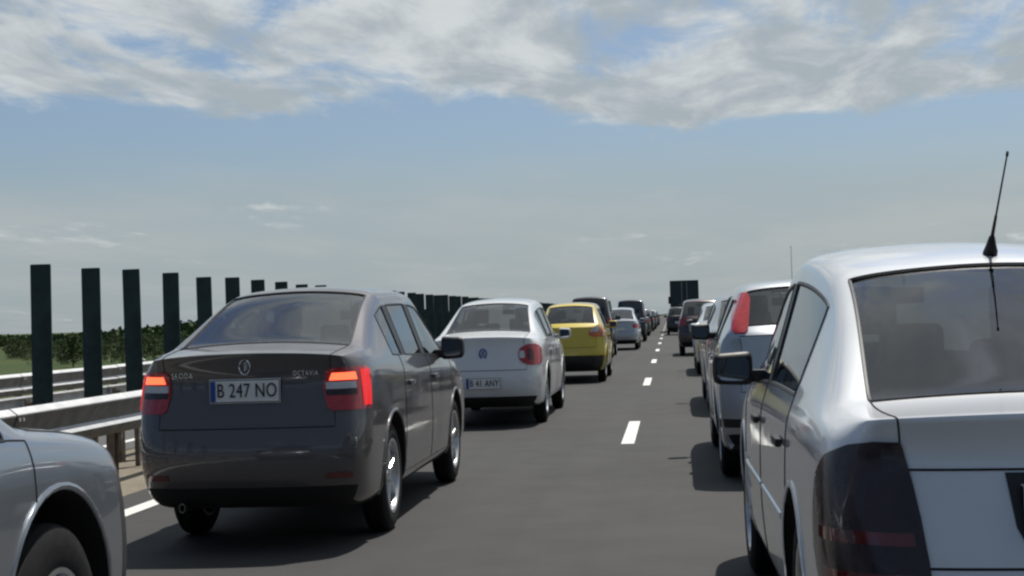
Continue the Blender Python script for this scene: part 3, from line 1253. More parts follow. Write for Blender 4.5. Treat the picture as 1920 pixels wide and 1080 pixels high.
# ---- hatchbacks, estates and off-roaders
def hatch_spec(length=4.22, W=.885, roof=1.46, belt=.98, zb=.20, wheel_r=.312, rim='cover', rake=.42, rear_belt=None, wr=.72, tall=0.0, glass_top=0.0):
    L = length
    rb = rear_belt or belt
    fa = L - .86
    S = dict(length=L, W=W, wheel_r=wheel_r, rim_r=wheel_r - .11, rim=rim, axles=(.74, fa), corner=.15, lip=.35, top_crown=.015,
             rear_rows=[(.12, zb + .06, .84), (.03, zb + .14, .93), (.0, zb + .28, .965), (.015, zb + .44, .965), (.045, (zb + .44) * .45 + rb * .55, .95),
                        (.06, rb - .06, .93), (.065, rb + .005, .88)],
             front_rows=[(.14, zb + .02, .84), (.04, zb + .10, .92), (.0, zb + .27, .95), (.02, zb + .40, .95), (.08, .72 + tall * .5, .93), (.16, .80 + tall * .6, .90), (.26, .86 + tall * .65, .85)],
             wr=wr, shoulder=.3, tail_top='', lid_row=3, lid_name='tailgate')
    r2 = roof - .04
    q = rake
    wb = fa - .74
    m = L / 4.22
    S['stations'] = [
        stn(.16, W * .985, zb + .01, rb, r2, .14, .02, top='R'),
        stn(.16 + q * .45, W * .992, zb, rb, r2, .62, .02, top='R'),
        stn(.16 + q * .85, W, zb, rb, r2, .965, .02, top='', side=''),
        stn(.16 + q, W, zb, rb, r2 + .01, 1.0, side=''),
        stn(.36 + q, W, zb, rb * .7 + belt * .3, r2 + .02, 1.0, side='q'),
        stn(.36 + q + .34 * m, W, zb, belt, roof - .01, 1.0, side='C', door='r'),
        stn(.43 + q + .34 * m, W, zb, belt, roof - .008, 1.0, side='r', door='r'),
        stn(1.55 * m + .08, W, zb, belt - .01, roof, 1.0, side='r', door='r'),
        stn(1.84 * m + .06, W, zb, belt - .015, roof, 1.0, side='B', door='r'),
        stn(1.93 * m + .06, W, zb, belt - .02, roof, 1.0, side='f', door='f'),
        stn(2.28 * m + .05, W, zb, belt - .025, roof - .012, 1.0, side='f', door='f'),
        stn(2.42 * m + .05, W, zb, belt - .03, roof - .03, .965, side='f', door='f', top='W'),
        stn(2.72 * m + .05, W, zb, belt - .035, roof - .035, .62, .03, side='f', door='f', top='W'),
        stn(3.02 * m + .05, W * .995, zb, belt - .04, roof - .035, .20, .035, door='f', top='W'),
        stn(3.13 * m + .05, W * .99, zb, belt - .045, roof - .035, .04, .045),
        stn(3.19 * m + .05, W * .99, zb, belt - .05, crown=.05, top='H'),
        stn(3.55 * m, W * .975, zb, belt - .09, crown=.05, top='H'),
        stn(3.90 * m, W * .955, zb + .02, .81 + tall * .6 + (belt - .98) * .3, crown=.05, top='H'),
    ]
    S.update(seat_rear=1.30 * m, seat_front=2.22 * m, dash_y=2.78 * m, dash_z=belt - .03, mirror_y=2.66 * m, mirror_z=belt + .05, roof_z=roof,
             glass=G_CLEAR, rear_glass=G_TINT, handle_z=belt - .13, cabin_y0=.3, floor_z=.34 + max(0, zb - .2), shelf=(.32, .8, rb - .03))
    S['head_z'] = (.60 + tall * .4, .76 + tall * .6)
    return S

# ------------------------------------------------------------------ ground, road, markings


def asphalt_mat(name, base=.135, tracks=()):
    m, nt, b = new_mat(name)
    tc = nt.nodes.new('ShaderNodeTexCoord')
    v = tc.outputs['Object']
    big = tex_noise(nt, .35, 5, .6, vec=v)
    mid = tex_noise(nt, 2.2, 6, .62, vec=v)
    agg = tex_noise(nt, 130, 3, .6, vec=v)
    c = mixc(nt, mrange(nt, big, .3, .7), (base * .90, base * .90, base * .89), (base * 1.09, base * 1.08, base * 1.05))
    c = mixc(nt, mrange(nt, mid, .35, .75, 0, .15), c, (base * .74, base * .74, base * .75))
    c = mixc(nt, mrange(nt, agg, .40, .66, .0, .55), c, (base * .55, base * .55, base * .56))
    c = mixc(nt, mrange(nt, agg, .60, .75, .0, .5), c, (base * 1.7, base * 1.68, base * 1.6))
    # long streaks along the lanes, where tyres polish and oil drips
    mp = nt.nodes.new('ShaderNodeMapping')
    mp.inputs['Scale'].default_value = (2.6, .012, 1)
    nt.links.new(v, mp.inputs[0])
    st = tex_noise(nt, 1.0, 4, .6, vec=mp.outputs[0])
    c = mixc(nt, mrange(nt, st, .40, .72, 0, .45), c, (base * .68, base * .68, base * .70))
    # sealed cracks
    vo = nt.nodes.new('ShaderNodeTexVoronoi')
    vo.feature = 'DISTANCE_TO_EDGE'
    vo.inputs['Scale'].default_value = .06
    mp2 = nt.nodes.new('ShaderNodeMapping')
    mp2.inputs['Scale'].default_value = (.8, 1.0, 1)
    wob = nt.nodes.new('ShaderNodeMix')
    wob.data_type = 'VECTOR'
    wob.inputs[0].default_value = .12
    n3 = nt.nodes.new('ShaderNodeTexNoise')
    n3.inputs['Scale'].default_value = 1.3
    n3.inputs['Detail'].default_value = 6
    nt.links.new(v, n3.inputs['Vector'])
    nt.links.new(v, wob.inputs[4])
    nt.links.new(n3.outputs['Color'], wob.inputs[5])
    nt.links.new(wob.outputs[1], mp2.inputs[0])
    nt.links.new(mp2.outputs[0], vo.inputs['Vector'])
    c = mixc(nt, mrange(nt, vo.outputs['Distance'], .0004, .0009, .6, 0), c, (.02, .02, .021))
    nt.links.new(c, b.inputs['Base Color'])
    nt.links.new(mrange(nt, mid, .3, .7, .78, .84), b.inputs['Roughness'])
    b.inputs['Specular IOR Level'].default_value = .36
    bump(nt, b, agg, .35, .004)
    return m


def marking_mat():
    m, nt, b = new_mat('road_paint')
    tc = nt.nodes.new('ShaderNodeTexCoord')
    wear = tex_noise(nt, 7, 8, .7, vec=tc.outputs['Object'])
    agg = tex_noise(nt, 120, 3, .6, vec=tc.outputs['Object'])
    c = mixc(nt, mrange(nt, wear, .56, .72, 0, .85), (.66, .66, .63), (.20, .20, .195))
    c = mixc(nt, mrange(nt, agg, .58, .72, 0, .5), c, (.30, .30, .29))
    nt.links.new(c, b.inputs['Base Color'])
    b.inputs['Roughness'].default_value = .6
    return m


def soil_mat(name, a, b_, c_, s=.6):
    m, nt, b = new_mat(name)
    tc = nt.nodes.new('ShaderNodeTexCoord')
    n1 = tex_noise(nt, s, 6, .6, vec=tc.outputs['Object'])
    n2 = tex_noise(nt, s * 14, 6, .65, vec=tc.outputs['Object'])
    c = mixc(nt, mrange(nt, n1, .35, .65), a, b_)
    c = mixc(nt, mrange(nt, n2, .45, .7, 0, .8), c, c_)
    nt.links.new(c, b.inputs['Base Color'])
    b.inputs['Roughness'].default_value = .95
    b.inputs['Specular IOR Level'].default_value = .15
    bump(nt, b, n2, .6, .04)
    return m


M_ASPH = asphalt_mat('asphalt', .046)
M_ASPH2 = asphalt_mat('asphalt_old', .095)
M_MARK = marking_mat()
M_FIELD = soil_mat('field', (.036, .062, .018), (.060, .072, .026), (.026, .046, .013), .02)
M_DIRT = soil_mat('median_dirt', (.20, .175, .135), (.24, .215, .17), (.15, .13, .095), 1.2)
M_GRAVEL = soil_mat('shoulder_gravel', (.19, .18, .16), (.23, .22, .19), (.13, .12, .10), 1.5)


def sheet(name, x0, x1, y0, y1, z, mat, nx=1, ny=1, kind='structure'):
    bm = bmesh.new()
    g = [[bm.verts.new((x0 + (x1 - x0) * i / nx, y0 + (y1 - y0) * j / ny, z)) for i in range(nx + 1)] for j in range(ny + 1)]
    for j in range(ny):
        for i in range(nx):
            bm.faces.new((g[j][i], g[j][i + 1], g[j + 1][i + 1], g[j + 1][i]))
    return bm_obj(name, bm, mat, smooth=False, kind=kind)


def ground():
    xs = [-4000, -1500, -600, -300, -160, -90, -55, -35, -24, -19, -16.5, -11.2, -10.4, 5.4, 6.2, 12, 15, 20, 32, 55, 90, 160, 300, 600, 1500, 4000]
    ys = [-300, -120, -40, 0, 40, 80, 130, 200, 280, 370, 480, 650, 900, 1300, 2000, 3200, 6000]
    rnd = random.Random(3)
    bm = bmesh.new()
    g = []
    for y in ys:
        row = []
        for x in xs:
            z = -.03 if -11.3 < x < 6.3 else -4.6
            if -20 < x < -11.3:
                z = -.03 - (abs(x) - 11.2) * .58
            if 6.3 < x < 20:
                z = -.03 - (x - 6.2) * .5
            z = max(z, -4.6)
            if abs(x) > 30:
                z += rnd.uniform(-.25, .25)
            row.append(bm.verts.new((x, y, z)))
        g.append(row)
    for j in range(len(ys) - 1):
        for i in range(len(xs) - 1):
            bm.faces.new((g[j][i], g[j][i + 1], g[j + 1][i + 1], g[j + 1][i]))
    bm_obj('ground', bm, M_FIELD, kind='structure')


ground()
Y0, Y1 = -40, 900
sheet('road', -4.02, 4.30, Y0, Y1, 0.0, M_ASPH)
sheet('road_opposite', -9.10, -5.52, Y0, Y1, 0.0, M_ASPH2)
sheet('median_strip', -5.52, -4.02, Y0, Y1, -.006, M_DIRT)
sheet('verge_left', -10.6, -9.10, Y0, Y1, -.008, M_GRAVEL)
sheet('verge_right', 4.30, 5.6, Y0, Y1, -.008, M_GRAVEL)
DASH_X = -.43
k = 0
y = 2.8
while y < 330:
    sheet('lane_marking', DASH_X - .062, DASH_X + .062, y, y + 3.1, .004, M_MARK)
    y += 12.05
sheet('edge_line', -3.70, -3.56, Y0, 600, .004, M_MARK)
sheet('edge_line', 2.30, 2.43, Y0, 600, .004, M_MARK)
sheet('edge_line', -5.98, -5.86, Y0, 600, .004, M_MARK)
sheet('edge_line', -8.86, -8.74, Y0, 600, .004, M_MARK)

# ------------------------------------------------------------------ guard rails


def galv_mat():
    m, nt, b = new_mat('galvanised')
    n = tex_noise(nt, 5, 7, .65)
    n2 = tex_noise(nt, 38, 4, .6)
    c = mixc(nt, mrange(nt, n, .3, .7), (.46, .47, .48), (.58, .59, .60))
    c = mixc(nt, mrange(nt, n2, .55, .75, 0, .35), c, (.36, .35, .33))
    nt.links.new(c, b.inputs['Base Color'])
    b.inputs['Metallic'].default_value = .25
    nt.links.new(mrange(nt, n2, .3, .7, .45, .65), b.inputs['Roughness'])
    return m


M_GALV = galv_mat()
M_SHADE_GRIME = plain('shaded_grimy_zinc', (.12, .115, .105), .7, metal=.1, var=.35, scale=7)  # darker zinc: shade of the beam's folds put into the colour, plus grime
M_RUST = plain('weathered_post', (.16, .13, .105), .7, metal=.3, var=.4, scale=14)
BEAM_PROF = [(.000, .700), (.008, .714), (.020, .712), (.066, .676), (.067, .668), (.058, .640), (.014, .545), (.008, .530), (.016, .517),
             (.062, .492), (.066, .484), (.060, .465), (.024, .412), (.010, .404), (.000, .414)]


def beam_mesh(seg):
    bm = bmesh.new()
    prof = BEAM_PROF
    inner = [(x - .006, z) for x, z in prof]
    loop = prof + inner[::-1]
    a = [bm.verts.new((x, 0, z)) for x, z in loop]
    b = [bm.verts.new((x, seg + .12, z)) for x, z in loop]
    n = len(loop)
    for i in range(n):
        f = bm.faces.new((a[i], a[(i + 1) % n], b[(i + 1) % n], b[i]))
        f.material_index = 1 if i in (4, 5, 6, 10, 11, 12) else 0      # ridge faces and undersides, their shade painted in with the grime
    for v in bm.verts:      # the far end laps behind the next length
        if v.co.y > 1:
            v.co.x -= .007
    for yy in (.03, .09):
        for zz in (.64, .475):
            box(bm, .064, .072, yy - .011, yy + .011, zz - .011, zz + .011)
    bmesh.ops.recalc_face_normals(bm, faces=bm.faces[:])
    me = bpy.data.meshes.new('beam')
    bm.to_mesh(me)
    bm.free()
    for p in me.polygons:
        p.use_smooth = True
    me.set_sharp_from_angle(angle=radians(40))
    me.materials.append(M_GALV)
    me.materials.append(M_SHADE_GRIME)
    return me


def post_mesh():
    bm = bmesh.new()
    box(bm, -.075, -.070, -.05, .05, -.3, .66)
    box(bm, -.070, -.012, -.05, -.045, -.3, .66)
    box(bm, -.070, -.012, .045, .05, -.3, .66)
    box(bm, -.011, .003, -.04, .04, .43, .68)
    bmesh.ops.recalc_face_normals(bm, faces=bm.faces[:])
    me = bpy.data.meshes.new('post')
    bm.to_mesh(me)
    bm.free()
    me.materials.append(M_RUST)
    return me


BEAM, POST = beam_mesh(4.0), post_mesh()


def guard_rail(x, face, ya, yb, label, dz=0.0):
    root = empty('guard_rail', (x, 0, dz), 0, label, 'guard rail', 'steel guard rails along the motorway')
    y = ya
    rnd = random.Random(int(x * 100))
    while y < yb:
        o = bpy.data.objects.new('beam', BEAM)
        COL.objects.link(o)
        o.parent = root
        if face > 0:
            o.location = (0, y, rnd.uniform(-.006, .006))
        else:
            o.location = (0, y + 4.0, rnd.uniform(-.006, .006))
            o.rotation_euler = (0, 0, pi)
        for yy in (.06, 2.06):
            p = bpy.data.objects.new('post', POST)
            COL.objects.link(p)
            p.parent = root
            p.location = (0, y + yy, 0)
            p.rotation_euler = (0, rnd.uniform(-.01, .01), 0 if face > 0 else pi)
        y += 4.0
    return root


guard_rail(-4.40, 1, -9.9, 170, 'galvanised guard rail in front of the dark green panels beside the traffic jam')
guard_rail(-5.14, -1, -9.9, 170, 'galvanised guard rail behind the dark green panels facing the empty carriageway')
guard_rail(-9.45, 1, -9.9, 170, 'galvanised guard rail on the far edge of the empty carriageway before the fields', dz=-.09)
guard_rail(4.75, -1, -9.9, 170, 'galvanised guard rail on the outer shoulder beyond the silver cars')

# ------------------------------------------------------------------ anti-glare panels
M_PANEL = plain('panel_green', (.015, .036, .037), .5, var=.3, scale=6, spec=.35)


def panel_parts():
    bm = bmesh.new()
    n = 7
    loop = []
    for i in range(n):          # a slightly dished board
        u = -1 + 2 * i / (n - 1)
        loop.append((.080 * u, .012 * (u * u) - .006))
    back = [(x, y + .012) for x, y in loop[::-1]]
    lp = loop + back
    zs = [.36, .38, 1.2, 1.735, 1.747]
    rings = []
    for j, z in enumerate(zs):
        s = .96 if j in (0, len(zs) - 1) else 1.0
        rings.append([bm.verts.new((x * s, y, z)) for x, y in lp])
    for j in range(len(zs) - 1):
        for i in range(len(lp)):
            bm.faces.new((rings[j][i], rings[j][(i + 1) % len(lp)], rings[j + 1][(i + 1) % len(lp)], rings[j + 1][i]))
    bm.faces.new(rings[0])
    bm.faces.new(rings[-1])
    for zz in (.55, 1.0, 1.45):
        lathe_x(bm, [(.0, .0005), (.004, .007), (.0, .010)], 6, cz=zz, closed=False)
    bmesh.ops.recalc_face_normals(bm, faces=bm.faces[:])
    a = bpy.data.meshes.new('board')
    bm.to_mesh(a)
    bm.free()
    a.materials.append(M_PANEL)
    bm = bmesh.new()
    box(bm, -.02, .02, .012, .045, -.25, .75)
    box(bm, -.30, .30, .016, .040, .40, .44)
    bmesh.ops.recalc_face_normals(bm, faces=bm.faces[:])
    b = bpy.data.meshes.new('support')
    bm.to_mesh(b)
    bm.free()
    b.materials.append(M_RUST)
    return a, b


PA, PB = panel_parts()
rnd = random.Random(11)
y = 11.52 - 1.09 * 8
i = 0
while y < 82:
    o = empty('glare_panel', (-4.77 + rnd.uniform(-.01, .01), y + rnd.uniform(-.03, .03), rnd.uniform(-.012, .012)), 0,
              'tall dark green anti-glare board standing upright on the median between the guard rails', 'glare panel', 'anti-glare boards along the median')
    o.rotation_euler = (rnd.uniform(-.008, .008), rnd.uniform(-.010, .006), rnd.uniform(-.10, .10))
    for nm, me in (('board', PA), ('support', PB)):
        c = bpy.data.objects.new(nm, me)
        COL.objects.link(c)
        c.parent = o
    y += 1.09
    i += 1

# ------------------------------------------------------------------ trees and fields


def leaf_mat(name, c1, c2):
    m, nt, b = new_mat(name)
    oi = nt.nodes.new('ShaderNodeObjectInfo')
    n = tex_noise(nt, 1.1, 3)
    c = mixc(nt, mrange(nt, n, .3, .7), c1, c2)
    c = mixc(nt, mrange(nt, oi.outputs['Random'], 0, 1, 0, .45), c, (.075, .085, .03))
    nt.links.new(c, b.inputs['Base Color'])
    b.inputs['Roughness'].default_value = .7
    b.inputs['Specular IOR Level'].default_value = .2
    return m


M_LEAF = leaf_mat('leaf', (.032, .062, .022), (.062, .10, .034))
M_BARK = plain('bark', (.07, .055, .04), .95, var=.3, scale=12)


def tree_meshes(seed, h, w, n):
    r = random.Random(seed)
    bm = bmesh.new()
    tube(bm, [(0, 0, -.3), (.03, .02, h * .3), (-.04, .05, h * .62), (.02, .0, h * .85)], .045 * h * .6, 7, r_end=.02)
    for k in range(6):
        a = r.uniform(0, 6.28)
        z0 = h * r.uniform(.22, .6)
        tube(bm, [(0, 0, z0), (cos(a) * w * .25, sin(a) * w * .25, z0 + h * .12), (cos(a) * w * .42, sin(a) * w * .42, z0 + h * .25)], .03 * h * .4, 5, r_end=.01)
    bmesh.ops.recalc_face_normals(bm, faces=bm.faces[:])
    t = bpy.data.meshes.new('trunk')
    bm.to_mesh(t)
    bm.free()
    t.materials.append(M_BARK)
    clumps = []
    for k in range(22):
        a, q = r.uniform(0, 6.28), r.random() ** .6
        z = h * r.uniform(.06, .92)
        wz = w * .5 * (1 - ((z / h - .5) / .62) ** 2) ** .5
        clumps.append((cos(a) * wz * q, sin(a) * wz * q, z, w * r.uniform(.13, .25)))
    verts, faces = [], []
    for i in range(n):
        cx, cy, cz, cr = r.choice(clumps)
        d = Vector((r.gauss(0, 1), r.gauss(0, 1), r.gauss(0, .8))).normalized() * cr * r.random() ** .4
        p = Vector((cx, cy, max(.15, cz) + 0)) + d
        u = Vector((r.gauss(0, 1), r.gauss(0, 1), r.gauss(0, 1))).normalized()
        v = u.cross(Vector((r.gauss(0, 1), r.gauss(0, 1), r.gauss(0, 1)))).normalized()
        s = r.uniform(.10, .20) * (h / 4.5)
        b = len(verts)
        verts += [p - u * s, p - v * s * .6, p + u * s, p + v * s * .6]
        faces.append((b, b + 1, b + 2, b + 3))
    c = bpy.data.meshes.new('crown')
    c.from_pydata(verts, [], faces)
    c.materials.append(M_LEAF)
    return t, c


TREES = [tree_meshes(1, 4.6, 4.6, 1500), tree_meshes(2, 4.0, 5.2, 1500), tree_meshes(3, 5.2, 3.4, 1300), tree_meshes(4, 3.2, 4.4, 1200)]


def tree(kind, x, y, z, s, label, group='trees and bushes beyond the fields', name='field_tree'):
    o = empty(name, (x, y, z), random.uniform(0, 6.28), label, 'tree', group)
    o.scale = (s, s, s)
    for nm, me in zip(('trunk', 'crown'), TREES[kind]):
        c = bpy.data.objects.new(nm, me)
        COL.objects.link(c)
        c.parent = o


rnd = random.Random(21)
for i in range(110):
    yy = rnd.uniform(270, 470)
    slope = -(.285 + .15 * (i / 109.0) + rnd.uniform(-.004, .004))
    kd = rnd.choice((0, 1, 1, 3, 3, 2))
    tree(kd, slope * yy, yy, -4.7, rnd.uniform(.75, 1.1) * (.85 + .2 * (yy - 270) / 200), 'low bushy green tree in the hedge line beyond the far guard rail')
tree(2, -.3905 * 250, 250, -4.7, 1.12, 'slender tree rising above the hedge beside the tallest green board')
tree(0, -.351 * 250, 250, -4.7, 1.10, 'round dark tree rising above the hedge between two green boards')


def wood_mass(name, label, x0, x1, y0, y1, n, h, seed):
    """far-off wood: a mass of leaf clumps too distant to count"""
    r = random.Random(seed)
    verts, faces = [], []
    for i in range(n):
        x, y = r.uniform(x0, x1), r.uniform(y0, y1)
        hh = h * (.6 + .4 * sin(x * .021 + 1.3) * sin(x * .0072) + r.uniform(-.12, .12))
        z = -4.6 + hh * r.random() ** .6
        u = Vector((r.gauss(0, 1), r.gauss(0, .5), r.gauss(0, 1))).normalized()
        v = u.cross(Vector((r.gauss(0, .3), 1, r.gauss(0, .3)))).normalized()
        s = r.uniform(.6, 1.5)
        b = len(verts)
        p = Vector((x, y, z))
        verts += [p - u * s, p - v * s * .7, p + u * s, p + v * s * .7]
        faces.append((b, b + 1, b + 2, b + 3))
    me = bpy.data.meshes.new(name)
    me.from_pydata(verts, [], faces)
    o = new_obj(name, me, M_LEAF, None, 'stuff')
    tag(o, label, 'woods')


wood_mass('treeline', 'far band of green woods along the horizon beyond the fields', -800, -60, 640, 720, 40000, 11.5, 5)
wood_mass('treeline', 'far band of green woods on the outer side of the motorway', 40, 700, 640, 720, 30000, 11.5, 6)

M_HUT = plain('hut_wall', (.62, .62, .58), .8)
M_HUTROOF = plain('hut_roof', (.40, .40, .39), .7)
hut = empty('field_hut', (-67.2, 193, -4.65), .3, 'small pale hut in the field beyond the far guard rail', 'hut')
bm = bmesh.new()
box(bm, -1.0, 1.0, -1.3, 1.3, 0, 2.0)
bm_obj('wall', bm, M_HUT, hut, smooth=False)
bm = bmesh.new()
vs = [bm.verts.new(c) for c in ((-1.2, -1.5, 1.95), (1.2, -1.5, 1.95), (1.2, 1.5, 1.95), (-1.2, 1.5, 1.95), (0, -1.5, 2.55), (0, 1.5, 2.55))]
for q in ((0, 1, 4), (2, 3, 5), (1, 2, 5, 4), (3, 0, 4, 5), (0, 3, 2, 1)):
    bm.faces.new([vs[i] for i in q])
bm_obj('roof', bm, M_HUTROOF, hut, smooth=False)
bm = bmesh.new()
box(bm, -.4, .4, -1.34, -1.28, 0, 1.75)
bm_obj('door', bm, M_HUTROOF, hut, smooth=False)

mast = empty('light_mast', (13.9, 180, -4.0), 0, 'slender grey light mast rising far beyond the outer lane', 'mast')
bm = bmesh.new()
tube(bm, [(0, 0, -.5), (0, 0, 6), (0, 0, 12.3)], .06, 10, r_end=.03)
bm_obj('pole', bm, M_GALV, mast)
bm = bmesh.new()
box(bm, -.12, .04, -.05, .05, 12.28, 12.36, bev=.02)
bm_obj('lamp_head', bm, M_GALV, mast)

# ------------------------------------------------------------------ the traffic
P_DARK = paint('paint_dark_brown', (.085, .080, .085), metal=.45, rough=.42, dust=.30)
P_WHITE = paint('paint_white', (.66, .68, .69), metal=0, rough=.35, dust=.22)
P_SILVER = paint('paint_silver', (.70, .72, .74), metal=.30, rough=.36, dust=.22)
P_SILVER2 = paint('paint_silver_blue', (.48, .51, .55), metal=.40, rough=.34, dust=.3)
P_GREY = paint('paint_grey', (.24, .265, .30), metal=.70, rough=.30, dust=.3)
P_YELLOW = paint('paint_yellow', (.62, .47, .030), metal=0, rough=.35, dust=.25)
P_BLACK = paint('paint_black', (.014, .015, .017), metal=.1, rough=.30, dust=.3)
P_NAVY = paint('paint_navy', (.022, .028, .045), metal=.3, rough=.30, dust=.3)
P_WINE = paint('paint_dark_red', (.055, .034, .040), metal=.4, rough=.32, dust=.3)
P_GREEN = paint('paint_dark_green', (.025, .045, .038), metal=.3, rough=.32, dust=.3)

# left lane
S = saloon_spec()
S['lamps'] = [round_lamp(M_LAMP_RED, .70, .92, 14, 64)]
S['level'] = 3
S['wheel_r'], S['arch_gap'], S['rim_r'] = .333, .085, .20
S['length'], S['front_corner'], S['mirror_y'] = 4.54, .36, 2.72
build_car(S, 'grey_saloon', (-2.40, .66, 0), 'grey metallic car whose front wheel and bonnet come up behind the dark liftback', 'car', P_GREY)

build_car(liftback_spec(), 'dark_liftback', (-2.265, 8.15, 0), 'dark brown liftback saloon with lit red brake lights and white rear plate', 'car', P_DARK)

S = saloon_spec()
S['rear_glass'] = G_CLEAR
S['lamps'] = [round_lamp(M_LAMP_RED, .69, .925, 17, 66, n=10, off=.008,
                         zones=[('reversing_lens', M_LAMP_CLEAR, [(.77, 19, 27), (.80, 18, 28), (.85, 19, 27)], .0105),
                                ('brake_lens', M_LAMP_DIMRED, [(.745, 33, 42), (.80, 31, 43), (.87, 33, 42)], .0105)])]


def white_extra(sh, root, pm):
    emblem(sh, root, 0, .825, .058, M_PLATEBLUE, 'vw')
    exhaust(root, -.50, .27, .10)
    exhaust(root, -.42, .27, .10)


S['extra'] = white_extra
build_car(S, 'white_saloon', (-2.075, 17.3, 0), 'white saloon with rounded red rear lamps and plate on its bumper', 'car', P_WHITE)

S = hatch_spec(4.25, .885, 1.475, .99, rake=.62, wr=.71)
S['lamps'] = [dict(mat=M_LAMP_ORANGE, piv=(.40, .55), rows=[(.83, 24, 58), (.86, 10, 68), (.93, 8, 72), (1.04, 36, 74)], cols=12,
                   zones=[('upper_lens', M_LAMP_CLEAR, [(.925, 11, 36), (.975, 20, 40), (1.02, 34, 44)], .012)])]
S['bumper_strip'] = (.28, .50, M_TRIM)
build_car(S, 'yellow_hatchback', (-1.80, 28.3, 0), 'yellow hatchback with pale and orange rear lamps and black lower bumper', 'car', P_YELLOW)

S = hatch_spec(4.45, .90, 1.78, 1.08, zb=.30, wheel_r=.355, rim='five', rake=.34, tall=.18, wr=.78)
S['rear_glass'] = G_DARK
S['lamps'] = [dict(mat=M_LAMP_RED, piv=(.40, .5), rows=[(.86, 40, 70), (.90, 36, 74), (1.10, 38, 74), (1.14, 42, 70)], cols=8)]
S['plate'] = (.0, .70, '')
build_car(S, 'black_offroader', (-2.24, 44.2, 0), 'tall black off-road car showing above the yellow hatchback', 'car', P_BLACK)

S = saloon_spec()
S['lamps'] = [round_lamp(M_LAMP_RED, .74, .90, 24, 66)]
S['plate'] = (.0, .72, '')
S['rear_glass'] = G_DARK
build_car(S, 'silver_saloon', (-1.70, 53.4, 0), 'silver saloon with dark rear glass ahead of the black off-roader', 'car', P_SILVER2)

S = hatch_spec(4.7, .93, 1.88, 1.12, zb=.30, wheel_r=.36, rim='seven', rake=.30, tall=.22, wr=.80)
S['rear_glass'] = G_DARK
S['lamps'] = [dict(mat=M_LAMP_DIMRED, piv=(.40, .5), rows=[(.90, 40, 66), (1.35, 46, 68)], cols=8)]
S['plate'] = (.0, .74, '')
build_car(S, 'dark_people_carrier', (-1.70, 69.0, 0), 'tall dark people carrier with black rear glass ahead of the silver saloon', 'car', P_NAVY)

# right lane
build_car(near_saloon_spec(), 'near_silver_saloon', (.992, 3.70, 0), 'large bright silver saloon with smoked tail lamps and whip aerial on its roof', 'car', P_SILVER, rz=.010)

S = hatch_spec(4.20, .885, 1.455, 1.00, rake=.40, wr=.70, rear_belt=1.03)
S['lamps'] = [dict(mat=M_LAMP_RED, piv=None, off=.012, cols=8,
                   rows=[(1.06, .60, .70), (1.085, .565, .725), (1.20, .54, .705), (1.30, .52, .665), (1.345, .54, .615)])]
S['plate'] = (.0, .80, '')
S['bumper_strip'] = (.40, .46, M_TRIM)
S['mirror_mat'] = M_TRIM
build_car(S, 'silver_hatchback', (.955, 11.1, 0), 'silver hatchback with tall red lamps beside its rear window', 'car', P_SILVER2)

S = saloon_spec(roof=1.45)
S['lamps'] = [round_lamp(M_LAMP_RED, .74, .90, 24, 66)]
S['plate'] = (.0, .72, '')
build_car(S, 'blue_grey_saloon', (1.06, 18.6, 0), 'grey saloon mostly hidden ahead of the silver hatchback with tall lamps', 'car', P_GREY)

S = saloon_spec(roof=1.42)
S['lamps'] = [round_lamp(M_LAMP_RED, .74, .90, 24, 66)]
S['plate'] = (.0, .72, '')
S['mirror_mat'] = M_TRIM
build_car(S, 'pale_saloon', (1.13, 30.3, 0), 'pale silver saloon queuing behind the dark reddish family car', 'car', P_SILVER2)

S = hatch_spec(4.3, .90, 1.60, 1.02, zb=.24, wheel_r=.335, rim='five', rake=.40, tall=.10, wr=.74)
S['lamps'] = [dict(mat=M_LAMP_RED, piv=(.40, .5), rows=[(.86, 34, 70), (.92, 26, 74), (1.04, 28, 74), (1.07, 34, 70)], cols=10)]
S['plate'] = (.0, .74, '')
S['glass'] = G_CLEAR
build_car(S, 'dark_red_hatchback', (.885, 44.2, 0), 'dark reddish family car with red lamps and high roof', 'car', P_WINE)

S = saloon_spec()
S['lamps'] = [round_lamp(M_LAMP_RED, .74, .90, 24, 66)]
S['plate'] = (.0, .72, '')
FAR_A = build_car(S, 'distant_saloon', (-1.74, 86, 0), 'dark green saloon far up the queue ahead of the people carrier', 'car', P_GREEN)
S = hatch_spec(4.3, .89, 1.56, 1.0, zb=.23, wheel_r=.33, rake=.40, wr=.73)
S['rear_glass'] = G_DARK
S['lamps'] = [dict(mat=M_LAMP_RED, piv=(.40, .5), rows=[(.80, 30, 70), (1.0, 34, 74)], cols=8)]
S['plate'] = (.0, .70, '')
FAR_B = build_car(S, 'distant_hatchback', (.46, 86.5, 0), 'black hatchback just behind the dark lorry', 'car', P_BLACK)


def far_copy(src, loc, label, pm_old, pm_new):
    c = copy_tree(src)
    c.location = loc
    c['label'] = label
    for ch in [q for q in bpy.data.objects if q.parent == c]:
        for i, sl in enumerate(ch.material_slots):
            if sl.material == pm_old:
                sl.link = 'OBJECT'
                sl.material = pm_new
    return c


FAR_LABEL = 'distant dark car in the queue where the two lanes meet the horizon'
far_copy(FAR_B, (-1.80, 97, 0), FAR_LABEL, P_BLACK, P_NAVY)
far_copy(FAR_A, (-1.72, 108, 0), FAR_LABEL, P_GREEN, P_BLACK)
far_copy(FAR_B, (-1.66, 121, 0), FAR_LABEL, P_BLACK, P_GREEN)
far_copy(FAR_A, (-1.74, 136, 0), FAR_LABEL, P_GREEN, P_NAVY)
far_copy(FAR_B, (-1.70, 152, 0), FAR_LABEL, P_BLACK, P_BLACK)
far_copy(FAR_A, (-1.70, 170, 0), FAR_LABEL, P_GREEN, P_BLACK)
far_copy(FAR_B, (.80, 172, 0), FAR_LABEL, P_BLACK, P_NAVY)

